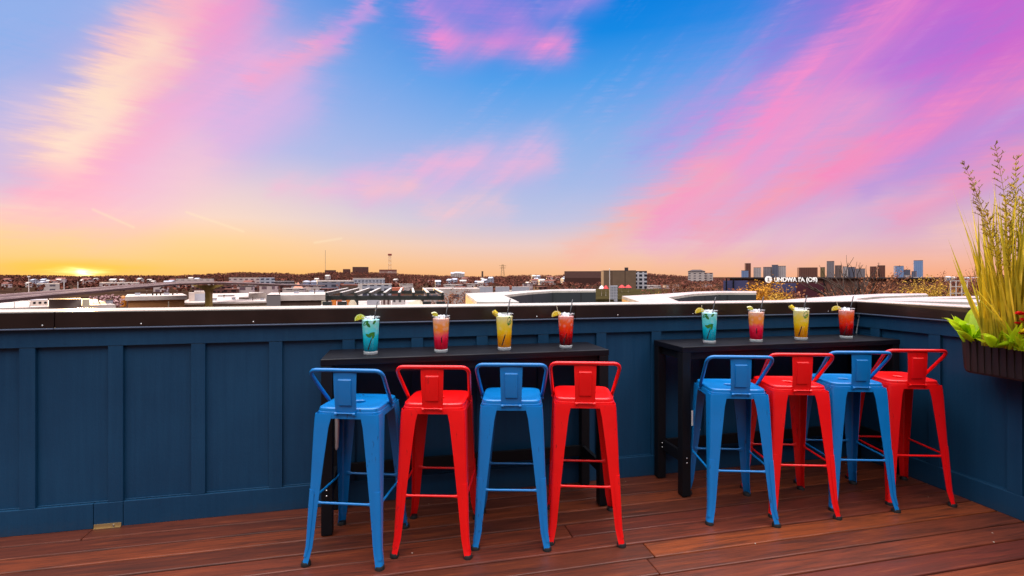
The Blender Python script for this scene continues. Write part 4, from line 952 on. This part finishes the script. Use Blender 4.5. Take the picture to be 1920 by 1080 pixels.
o = thing('chimney_stack', 'short dark chimney on the skyline above the yellow drink', 'chimney', P(904.5, 520, 2200)); MB().lathe([(4.5, 0), (3.6, 25)], 10).build('stack', BROWNW, o, smooth=40); MB().lathe([(4.4, 24), (4.4, 27)], 10).build('cap', ROOFD, o, smooth=40)
# centre: brown halls
bld('brown_hall', 'long dark brown hall behind the taller olive brown one', 'building', 1058, 1128, 508.5, 800, 60, fac('maroon_hall', (.12, .05, .04), (.07, .03, .025), 900, 30, fu=1, fv=.4), ROOFD, rt_=1)
o = bld('brown_hall', 'tall olive brown windowless hall left of the scaffolded block', 'building', 1128, 1189, 507, 420, 30, f_brown, ROOFD, yaw=6, rt_=.6)
bld('roof_house', 'dark plant room on top of the olive brown hall', 'roof unit', 1171, 1178, 501.5, 432, 5, ROOFD, ROOFD, base=zat(507, 420)+.01, rt_=.3)
bld('scaffolded_block', 'white and dark block of open floors right of the brown hall', 'building', 1190, 1213, 508, 430, 14, fac('open_floors', (.52, .50, .54), (.02, .022, .035), 4.2, 3.4, fu=.62, fv=.62), ROOFD, rt_=.8)
o = thing('flag_pole', 'tall white pole in front of the brown hall', 'pole', P(1143, 572, 150)); MB().tube([(0, 0, 0), (0, 0, 10.7)], .12, 8).build('pole', PALE, o); MB().lathe([(.18, 10.7), (.18, 10.9), (.05, 11)], 8).build('finial', PALE, o)
bld('lattice_block', 'small grey chequered block at the foot of the tall white pole', 'building', 1144, 1158, 536, 160, 3, fac('chequer', (.42, .42, .46), (.05, .05, .06), .5, .5, fu=.5, fv=.5), BLUEW, base=zat(566, 160), rt_=.15)
REDF = mat('red_fabric', (.62, .03, .03), .6); WHF = mat('white_fabric', (.75, .72, .72), .6)
for k, (px, d, w_, mt_) in enumerate(((1128, 190, 5, WHF), (1136, 188, 5, REDF), (1166, 230, 6, REDF), (1178, 228, 6, REDF))):
    o = thing('parasol', ('white parasol left of the tall pole', 'red parasol next to the white one by the pole', 'red parasol below the brown hall right of the pole', 'rightmost red parasol below the scaffolded block')[k], 'parasol', P(px, 552, d), 0, 'parasols on the green'); r_ = w_/F*d*1.15
    zc = zat(535 if k < 2 else 534, d)-o.location.z; MB().lathe([(r_, zc-1.3), (r_*.5, zc-.4), (.05, zc)], 8).build('canopy', mt_, o); MB().tube([(0, 0, -3), (0, 0, zc-.1)], .06, 6).build('pole', PALE, o)
LAWN = mat('dry_green_grass', (.045, .034, .014), .9, spec=0, var=.4, vscale=.2)
kind(MB().prism([tuple(W((px-960)/F*d, d).xy) for px, d in ((1090, 160), (1260, 160), (1260, 300), (1090, 300))], GZ, GZ+6.2).build('lawn', LAWN))
bld('civic_building', 'white classical building with a dark hip roof on the rise', 'building', 1290, 1322, 505.5, 900, 26, f_off, ROOFD, base=-6, shape='hip', rh=3.2, over=1)
bld('civic_building', 'lower pale wing at the right of the classical building', 'building', 1322, 1337, 511.5, 905, 20, f_off, ROOFR, base=-6, rt_=1)
# long shop building with the sign, right
o = bld('sign_building', 'long low brown building with a thin dark roof edge carrying white sign letters', 'building', 1352, 1735, 520, 118, 18, mat('rust_brown_wall', (.15, .055, .036), .8, var=.45, vscale=.6), ROOFD, over=.6, rt_=.28)
for k, px in enumerate((1362, 1375, 1388, 1545, 1556)): part(o, 'column', BLACKM, px-1.2, px+1.2, 521.8, 560, 118, .2, .2)
part(o, 'window_band', mat('dusk_blue_glass', (.07, .07, .16), .3), 1452, 1490, 531, 548, 118, .2); part(o, 'window_band', MATS['dusk_blue_glass'], 1358, 1400, 526, 546, 118, .2)
part(o, 'window_band', mat('dark_maroon_glass', (.08, .02, .03), .3), 1492, 1540, 531, 556, 118, .2); part(o, 'wall_panel', mat('brick_red_panel', (.22, .04, .03), .7), 1562, 1600, 524, 545, 118, .2); part(o, 'wall_panel', ROOFD, 1600, 1700, 523, 552, 118, .2)
def text_mesh(s, size, mt, ext):
    cu = bpy.data.curves.new('txt', 'FONT'); cu.body = s; cu.size = size; cu.extrude = ext; cu.offset = size*.022; cu.align_x = 'LEFT'
    ob = bpy.data.objects.new('txt', cu); col.objects.link(ob); bpy.context.view_layer.update()
    me = bpy.data.meshes.new_from_object(ob.evaluated_get(bpy.context.evaluated_depsgraph_get())); bpy.data.objects.remove(ob); me.materials.clear(); me.materials.append(mt); return me
SIGNW = mat('white_sign_face', (.85, .82, .80), .5); _b = SIGNW.node_tree.nodes['Principled BSDF']; _b.inputs['Emission Color'].default_value = (1, .95, .92, 1); _b.inputs['Emission Strength'].default_value = .45
d = 115.6; sg = thing('roof_sign', 'white letter sign with a round logo under the dark roof edge', 'sign', P(1441, 524, d), -TH)
q = MB().lathe([(.80, -.08), (.80, .08)], 28).build('logo_disc', SIGNW, sg, smooth=40); q.rotation_euler = (R(90), 0, 0)
for nm, s_, sz, x_, z_, mt_, y_ in (('logo_letter', 'S', 1.0, -.30, -.34, DARKW, -.10), ('lettering', "UNDWA I'A (OII)", 1.42, 1.28, -.50, SIGNW, 0)):
    me = text_mesh(s_, sz, mt_, .02 if nm == 'logo_letter' else .05)
    w_ = max(v.co.x for v in me.vertices); sx = 1 if nm == 'logo_letter' else ((1533-1452)/F*d)/w_
    for v in me.vertices: v.co.x *= sx
    q = bpy.data.objects.new(nm, me); col.objects.link(q); q.parent = sg; q.rotation_euler = (R(90), 0, 0); q.location = (x_, y_, z_)
# downtown towers
TW = [ (1390, 1403, 507, 'slate blue', 'stepped low blue tower at the left end of the downtown skyline', 0), (1397, 1407, 493.5, 'brown', 'slim brown tower rising behind the low blue one', 0), (1413, 1427, 501.5, 'pale', 'pale tower with a flat top standing alone in the skyline', 0), (1432, 1446, 500.5, 'grey', 'grey tower left of the pale slanted one', 0), (1447, 1459, 496.5, 'slate', 'dark slate tower with a white edge', 0), (1458, 1473, 498.5, 'pale', 'pale rounded tower right of the dark slate one', 0),
 (1496, 1531, 501.5, 'brown', 'broad dark brown block above the sign letters', 0), (1538, 1547, 501, 'olive', 'narrow olive tower beside the broad brown block', 0), (1550, 1564, 489.5, 'grey', 'tallest grey tower of the middle skyline', 0), (1566, 1578, 497.5, 'greybrown', 'grey brown tower right of the tallest grey one', 0), (1580, 1590, 499.5, 'pale', 'slim pale ribbed tower left of the bare tree', 0), (1590, 1603, 500.5, 'slate', 'dark slate block behind the bare tree', 0), (1604, 1622, 503.5, 'grey', 'wide low grey block right behind the bare tree', 0),
 (1632, 1643, 499.5, 'brown', 'dark brown apartment tower, left of a pair', 0), (1645, 1659, 497.5, 'brown', 'dark brown apartment tower, right of a pair', 0), (1677, 1693, 498.5, 'blue', 'blue glass tower with a rounded top', 0), (1692, 1706, 505.5, 'slate', 'low slate block right of the blue rounded tower', 0), (1697, 1708, 515, 'pale', 'tiny pale block at the foot of the slate one', -300), (1713, 1730, 488, 'blue', 'tall blue glass tower standing alone at the right', 0), (1710, 1718, 508.5, 'slate', 'low dark block at the left foot of the tall blue tower', -200)]
tf = {'slate blue': ((.20, .27, .45), (.10, .14, .28)), 'blue': ((.17, .26, .46), (.26, .36, .56)), 'slate': ((.15, .15, .20), (.06, .07, .11)), 'brown': ((.18, .07, .05), (.07, .03, .03)), 'pale': ((.50, .43, .42), (.22, .18, .20)), 'grey': ((.26, .22, .23), (.11, .10, .13)), 'olive': ((.24, .17, .08), (.1, .07, .05)), 'greybrown': ((.23, .16, .14), (.1, .07, .08))}
for (a, b_, pt, c_, lab, dd) in TW:
    d = 3800+dd; c1, c2 = tf[c_]
    bld('tower_block', lab, 'tower', a, b_, pt, d, (b_-a)/F*d*.8, fac('tower_'+c_.replace(' ', '_'), c1, c2, 12, 9, fu=.6, fv=.5, rough=.35), ROOFD, base=-20, rt_=3, yaw=rt.uniform(-14, 14), group='downtown towers')
o = thing('tower_crane', 'tiny crane on the pair of brown apartment towers', 'crane', P(1647, 498, 3700)); MB().tube([(0, 0, -10), (0, 0, 22)], 1.3, 4).build('mast', BROWNW, o); MB().tube([(-9, 0, 18), (16, 0, 18)], 1.1, 4).build('jib', BROWNW, o)
for k in range(8):
    px = 1660+k*11; bld('town_house', 'red brown roofed house between the sign building and the tall blue tower', 'house', px, px+rt.uniform(8, 14), 525+rt.uniform(-1, 7), 560+rt.uniform(-60, 60), 10, f_brick, ROOFR, shape='gable', rh=3, group='red brown houses at the right')
# scattered pale houses on the slopes: the same few shapes repeated
hp = []
for k in range(3):
    w_, dp, hh = (9, 8, 5), (14, 8, 4.5), (8, 12, 6); w_, dp, hh = (w_, dp, hh)[k]
    o = thing('hill_house', 'tiny pale house scattered among the brown trees of the far slopes', 'house', (0, 0, 0), 0, 'tiny houses on the far slopes')
    MB().box(-w_/2, w_/2, -dp/2, dp/2, -3, hh).build('wall', (f_off, f_pink, f_grey)[k], o)
    MB().loft([[(-w_/2-.4, -dp/2-.4, hh), (-w_/2-.4, dp/2+.4, hh), (-w_/2-.4, 0, hh+2.6)], [(w_/2+.4, -dp/2-.4, hh), (w_/2+.4, dp/2+.4, hh), (w_/2+.4, 0, hh+2.6)]]).build('roof', (ROOFW, ROOFR, BLUEW)[k], o); hp.append([o, False])
for k in range(84):
    px = rt.choice([rt.uniform(0, 330), rt.uniform(300, 1060), rt.uniform(820, 1060), rt.uniform(1650, 1840)]); d = rt.uniform(620, 1150 if px < 600 else 1500)
    e_ = hp[k % 3]; o = e_[0] if not e_[1] else copy_tree(e_[0]); e_[1] = True
    o.location = W((px-960)/F*d, d, hz(px, d)+2.5); o.rotation_euler = (0, 0, -TH+rt.uniform(-.5, .5)); s_ = rt.uniform(.7, 1.2)*(d/1100)**.5; o.scale = (s_, s_, s_)
wk = []
for k, (fm, rm) in enumerate(((f_off, ROOFW), (f_pink, ROOFD), (f_grey, BLUEW), (f_brick, ROOFR))):
    w_, dp, hh = ((14, 9, 5), (9, 8, 7), (18, 10, 4.5), (10, 12, 6))[k]
    o = thing('workshop', 'small workshop in the built-up strip between the raised road and the hill', 'building', (0, 0, 0), 0, 'small workshops of the town')
    MB().box(-w_/2, w_/2, -dp/2, dp/2, 0, hh).build('wall', fm, o); MB().box(-w_/2-.2, w_/2+.2, -dp/2-.2, dp/2+.2, hh+.002, hh+.5).build('roof', rm, o); wk.append([o, False])
for k in range(44):
    px = rt.uniform(300, 1050) if k > 8 else rt.uniform(1190, 1340); d = rt.uniform(330, 560); e_ = wk[rt.choice((0, 1, 2, 3, 3, 1))]; o = e_[0] if not e_[1] else copy_tree(e_[0]); e_[1] = True
    o.location = W((px-960)/F*d, d, GZ); o.rotation_euler = (0, 0, -TH+rt.uniform(-.6, .6)); s_ = rt.uniform(.7, 1.15); o.scale = (s_, s_, s_)
av = []
o = thing('rooftop_vent', 'small grey vent box on one of the white roofs beyond the parapet', 'roof vent', (0, 0, 0), 0, 'small vents on the white roofs')
MB().box(-.35, .35, -.3, .3, 0, .42).build('housing', BLUEW, o); MB().box(-.42, .42, -.36, .36, .422, .48).build('cap', ROOFD, o); av.append([o, False])
o = thing('rooftop_vent', 'thin pipe vent on one of the white roofs beyond the parapet', 'roof vent', (0, 0, 0), 0, 'thin pipe vents on the white roofs')
MB().lathe([(.08, 0), (.08, .7)], 8).build('pipe', BROWNW, o, smooth=40); MB().lathe([(.16, .66), (.16, .78), (.03, .84)], 8).build('cowl', BROWNW, o, smooth=40); av.append([o, False])
for k, (px, d, pz, dz_) in enumerate(((258, 93, 555, 88), (275, 95, 555, 88), (312, 94, 555, 88), (332, 97, 555, 88), (402, 106, 566, 100), (420, 118, 566, 100), (438, 110, 566, 100), (474, 106, 566, 100), (492, 108, 566, 100), (524, 80, 553, 76), (556, 83, 553, 76), (590, 82, 553, 76), (10, 68, 577, 56), (185, 70, 577, 56), (205, 66, 577, 56))):
    e_ = av[k % 2]; o = e_[0] if not e_[1] else copy_tree(e_[0]); e_[1] = True
    o.location = W((px-960)/F*d, d, zat(pz, dz_)+.004); o.rotation_euler = (0, 0, -TH+rt.uniform(-.3, .6))
# ---- pergola on the next roof
d0_, d1_ = 24.0, 33.0; zr = zat(554, d0_); zf = -2.6
pg = thing('pergola', 'dark slatted pergola with pale edged slats on the neighbouring roof', 'pergola', P(720, 557, 28)); C0 = pg.location.copy(); PGM = mat('pergola_dark_green_black', (.010, .014, .013), .5); PGW = mat('pale_slat_edge', (.66, .60, .55), .5)
def rel(px, d, z): v = W((px-960)/F*d, d, z)-C0; return v
for px0, px1, d in ((610, 832, d0_), (612+38, 838-22, d1_)):
    a, b_ = rel(px0, d, zr-.12), rel(px1, d, zr-.12); MB().loft([[a+Vector((0, 0, -.1)), a+Vector((SN*.2, CS*.2, -.1)), a+Vector((SN*.2, CS*.2, .1)), a+Vector((0, 0, .1))], [b_+Vector((0, 0, -.1)), b_+Vector((SN*.2, CS*.2, -.1)), b_+Vector((SN*.2, CS*.2, .1)), b_+Vector((0, 0, .1))]]).build('beam', PGM, pg)
for k in range(9):
    u = k/8; a = rel(lerp(612, 830, u), d0_-.5, zr+.07); b_ = rel(lerp(652, 814, u), d1_+.3, zr+.07); s_ = Vector((CS, -SN, 0))*.055; h_ = Vector((0, 0, .08))
    sl_ = MB().loft([[a-s_-h_, a+s_-h_, a+s_+h_, a-s_+h_], [b_-s_-h_, b_+s_-h_, b_+s_+h_, b_-s_+h_]]).build('slat', PGM, pg)
    h2 = Vector((0, 0, .083)); MB().loft([[a-s_+h2, a+s_+h2, a+s_+h2*1.25, a-s_+h2*1.25], [b_-s_+h2, b_+s_+h2, b_+s_+h2*1.25, b_-s_+h2*1.25]]).build('flashing', PGW, sl_)
for px, d in ((614, d0_), (642, d0_), (668, 30), (800, d0_), (826, d0_), (700, d1_), (786, d1_)):
    a = rel(px, d, zf); s_ = .12 if d > d0_ else .2; MB().box(a.x-s_, a.x+s_, a.y-s_, a.y+s_, a.z, zr-.3-C0.z).build('post', PGM, pg)
nb = bld('flat_roof_building', 'neighbouring building whose roof carries the dark pergola', 'building', 560, 845, 594, 21, 15, BROWNW, ROOFW, rt_=.3)
ORG = mat('orange_cushion', (.62, .18, .02), .6)
for k, (px0, px1, py, mt_, nm, lab) in enumerate(((621, 631, 561, ORG, 'cabinet', 'yellow orange cabinet at the left under the pergola'), (632, 641, 563, mat('rust_red', (.42, .09, .03), .6), 'cabinet', 'rust red cabinet beside the yellow orange one under the pergola'), (649, 657, 561, ORG, 'cabinet', 'orange cabinet left of the cream parasol under the pergola'), (688, 712, 560, BLUEW, 'screen_wall', 'pale lilac screen panel under the middle of the pergola'), (714, 733, 561, fac('slatted_screen', (.5, .42, .4), (.1, .05, .05), .22, 9, fu=.5, fv=1), 'screen_wall', 'slatted screen right of the pale lilac panel'), (735, 760, 560, fac('stacked_chairs', (.55, .5, .5), (.1, .09, .1), .3, .3, fu=.45, fv=.5), 'screen_wall', 'pale patterned screen near the right end of the pergola'))):
    bld(nm, lab, 'furniture', px0, px1, py, 27, .6, mt_, mt_, base=zat(594, 21)+.01, rt_=.05)
bt = thing('covered_boat', 'cream tarpaulin mound under the right end of the pergola', 'tarpaulin', P(780, 572, 29)); MB().loft([[Vector((x, y_*w_, z*w_-.9)) for y_, z in ((-.9, 0), (-.7, .9), (0, 1.25), (.7, .9), (.9, 0))] for x, w_ in ((-.65, .6), (-.35, .85), (.2, 1), (.6, .7))]).build('cover', CREAM, bt, smooth=40)
um = thing('parasol', 'folded cream parasol under the left of the pergola', 'parasol', P(661, 578, 27)); MB().lathe([(.05, -.9), (.05, -.2), (.28, -.1), (.2, .3), (.04, .52)], 10).build('canopy', CREAM, um, smooth=40); MB().tube([(0, 0, -1.1), (0, 0, .55)], .03, 6).build('pole', PALE, um)
o = bld('awning_kiosk', 'brick orange awning behind the pergola roof', 'awning', 735, 757, 539.5, 90, 3, ROOFR, mat('brick_orange_awning', (.55, .14, .07), .6), base=-3, rt_=.55)
# ---- neighbouring parapets with pale tops (same height as ours)
def ring_roof(label, pts, z, wallm, base=-12, facepanels=()):
    c = [W((px-960)/F*(F*(H-z)/(py-Y0)), F*(H-z)/(py-Y0)) for px, py in pts]
    o = thing('neighbour_parapet', label, 'parapet', (c[0].x, c[0].y, 0), 0, 'pale topped parapets of the next roofs')
    poly = [(p.x-c[0].x, p.y-c[0].y) for p in c]
    MB().prism(poly, base, z-.06).build('wall', wallm, o); 
    cx_ = sum(p[0] for p in poly)/len(poly); cy_ = sum(p[1] for p in poly)/len(poly)
    MB().prism(poly, z-.058, z).build('coping', CAPTOP, o)
    return o
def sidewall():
    m = bpy.data.materials.new('dark_siding_painted_sun'); m.use_nodes = True; t = NT(m.node_tree); b = t.n['Principled BSDF']
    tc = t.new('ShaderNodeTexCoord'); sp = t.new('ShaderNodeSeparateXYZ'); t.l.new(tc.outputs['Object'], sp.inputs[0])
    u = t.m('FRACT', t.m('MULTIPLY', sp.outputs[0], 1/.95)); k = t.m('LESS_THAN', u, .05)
    geo = t.new('ShaderNodeNewGeometry'); painted_sun = t.smooth(t.v('DOT_PRODUCT', geo.outputs['Normal'], (-.94, -.25, 0)), .55, .8)  # low-sun orange put into the base colour of left-facing sides
    c = t.mix(k, (.035, .040, .044), (.015, .016, .018)); t.l.new(t.mix(painted_sun, c, (.50, .26, .05)), b.inputs['Base Color']); b.inputs['Roughness'].default_value = .6
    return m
SIDE = sidewall()
ring_roof('pale topped parapet, left end painted sunlit orange, seen between the third and fourth drinks', [(873, 550), (894, 566), (973, 566), (945, 553.5), (990, 548.5), (1038, 545.2), (1117, 544.6), (1117, 542), (1060, 542), (1025, 543), (960, 546.5)], .98, SIDE)
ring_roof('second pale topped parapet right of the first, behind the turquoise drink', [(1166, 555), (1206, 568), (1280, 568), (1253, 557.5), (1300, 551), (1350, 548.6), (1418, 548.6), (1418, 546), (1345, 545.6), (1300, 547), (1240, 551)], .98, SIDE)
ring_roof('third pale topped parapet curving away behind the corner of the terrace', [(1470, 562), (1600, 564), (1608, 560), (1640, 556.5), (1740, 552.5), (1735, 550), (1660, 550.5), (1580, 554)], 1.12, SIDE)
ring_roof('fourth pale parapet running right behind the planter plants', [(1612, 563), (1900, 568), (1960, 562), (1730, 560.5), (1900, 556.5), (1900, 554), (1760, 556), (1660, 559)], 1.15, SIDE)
# ---- nearer trees
BARK = mat('grey_brown_bark', (.05, .028, .02), .9, var=.4, vscale=3)
def branch(m, p, d, L, r, lev, rnd, tips):
    pts = [p]; dd = d.copy()
    for k in range(4): dd = (dd+Vector((rnd.uniform(-.16, .16), rnd.uniform(-.16, .16), rnd.uniform(-.06, .12)))).normalized(); pts.append(pts[-1]+dd*L/4)
    m.tube(pts, [lerp(r, r*.55, k/4) for k in range(5)], 4 if lev else 6, cap=False)
    if lev >= 4: tips.append(pts[-1]); return
    for k in range(3 if lev < 3 else 2):
        a = rnd.uniform(0, 6.28); nd = (dd+Vector((math.cos(a), math.sin(a), rnd.uniform(-.1, .5)))*rnd.uniform(.5, .85)).normalized()
        branch(m, pts[rnd.choice((2, 3, 4))], nd, L*rnd.uniform(.6, .8), r*.55, lev+1, rnd, tips)
def bare_tree(label, px, pyt, d, base, seed, twig=None, name='bare_tree', n=5, cl=0):
    rnd = random.Random(seed); zt = zat(pyt, d); b = W((px-960)/F*d, d, base); hgt = zt-base
    o = thing(name, label, 'tree', b, 0, 'trees beyond the parapet'); m = MB(); m.tube([(0, 0, 0), (.1, 0, hgt*.3)], [hgt*.026, hgt*.020], 7).build('trunk', BARK, o)
    m = MB(); tips = []
    for k in range(n):
        a = k*2.4+rnd.random(); branch(m, Vector((.1, 0, hgt*rnd.uniform(.2, .3))), Vector((math.cos(a)*.45, math.sin(a)*.45, 1)).normalized(), hgt*.30, hgt*.0165, 1, rnd, tips)
    zmx = max(v.z for v in m.v); s_ = hgt/zmx
    for v in m.v: v *= s_
    cr = m.build('crown', twig or BARK, o, fix=False)
    if cl:
        m = MB()
        for p in tips: clump(m, p*s_, hgt*.06, hgt*.06, cl, hgt*.012, rnd)
        m.build('foliage', twig, o, fix=False)
    return o
ORLEAF = clumpmat('orange_leaves', (.22, .085, .008), (.50, .22, .02)); RUST = clumpmat('rust_twigs', (.10, .035, .018), (.26, .10, .05)); GOLDL = clumpmat('gold_leaves', (.22, .11, .015), (.45, .26, .04))
bare_tree('orange leaved bushy tree left of the round sign logo', 1418, 523, 62, -9, 3, ORLEAF, 'leafy_tree', 9, 10)
bare_tree('golden leaved small tree low beside the orange one, below the sign', 1450, 549, 58, -9, 12, GOLDL, 'leafy_tree', 8, 8)
bare_tree('tall bare tree with fine branches in front of the grey towers', 1602, 476, 60, -9, 5)
bare_tree('rust coloured bare tree right of the tall bare one', 1640, 500, 64, -9, 8, RUST, 'bare_tree', 7, 3)
bare_tree('gold leaved tree at the end of the sign building', 1748, 517, 80, -9, 14, GOLDL, 'leafy_tree', 8, 7)
bare_tree('rust twigged tree left of the golden grass', 1812, 500, 85, -9, 15, RUST, 'bare_tree', 8, 2)
bare_tree('rust twigged tree behind the golden grass', 1860, 502, 80, -9, 16, RUST, 'bare_tree', 8, 2)
bare_tree('dull rust coloured tree between the civic building and the sign building', 1318, 526, 150, -9, 17, RUST, 'bare_tree', 9, 6)
bare_tree('dull rust coloured tree left of the civic building', 1262, 524, 170, -9, 18, RUST, 'bare_tree', 9, 6)
bare_tree('brown tree beside the left end of the first pale parapet', 852, 546, 60, -9, 19, RUST, 'bare_tree', 8, 5)
for k in range(44):
    px = rt.uniform(1345, 1720) if k < 28 else rt.choice([rt.uniform(1200, 1345), rt.uniform(1690, 1790), rt.uniform(840, 900)]); d = rt.uniform(70, 105) if px > 1340 else rt.uniform(110, 180)
    sh = thing('shrub', 'brown winter shrub in the strip of scrub below the sign building', 'shrub', W((px-960)/F*d, d, -9), 0, 'brown shrubs behind the parapet'); hh = zat(rt.uniform(535, 550), d)+9
    MB().tube([(0, 0, 0), (0, 0, hh*.6)], .1, 5).build('trunk', BARK, sh); m = MB(); clump(m, Vector((0, 0, hh*.62)), hh*.3, hh*.38, 170, hh*.035, rt); m.build('crown', rt.choice((RUST, RUST, WOODS, GOLDL)), sh, fix=False)
wf = thing('white_trellis', 'white lattice frame beside the golden grass beyond the parapet', 'trellis', P(1798, 556, 60)); m = MB()
for x in (-1.3, -.45, .45, 1.3): m.box(x-.04, x+.04, -.04, .04, -3, 1.9)
for z in (.4, 1.2, 1.9): m.box(-1.3, 1.3, -.03, .03, z-.04, z+.04)
m.build('frame', PALE, wf)
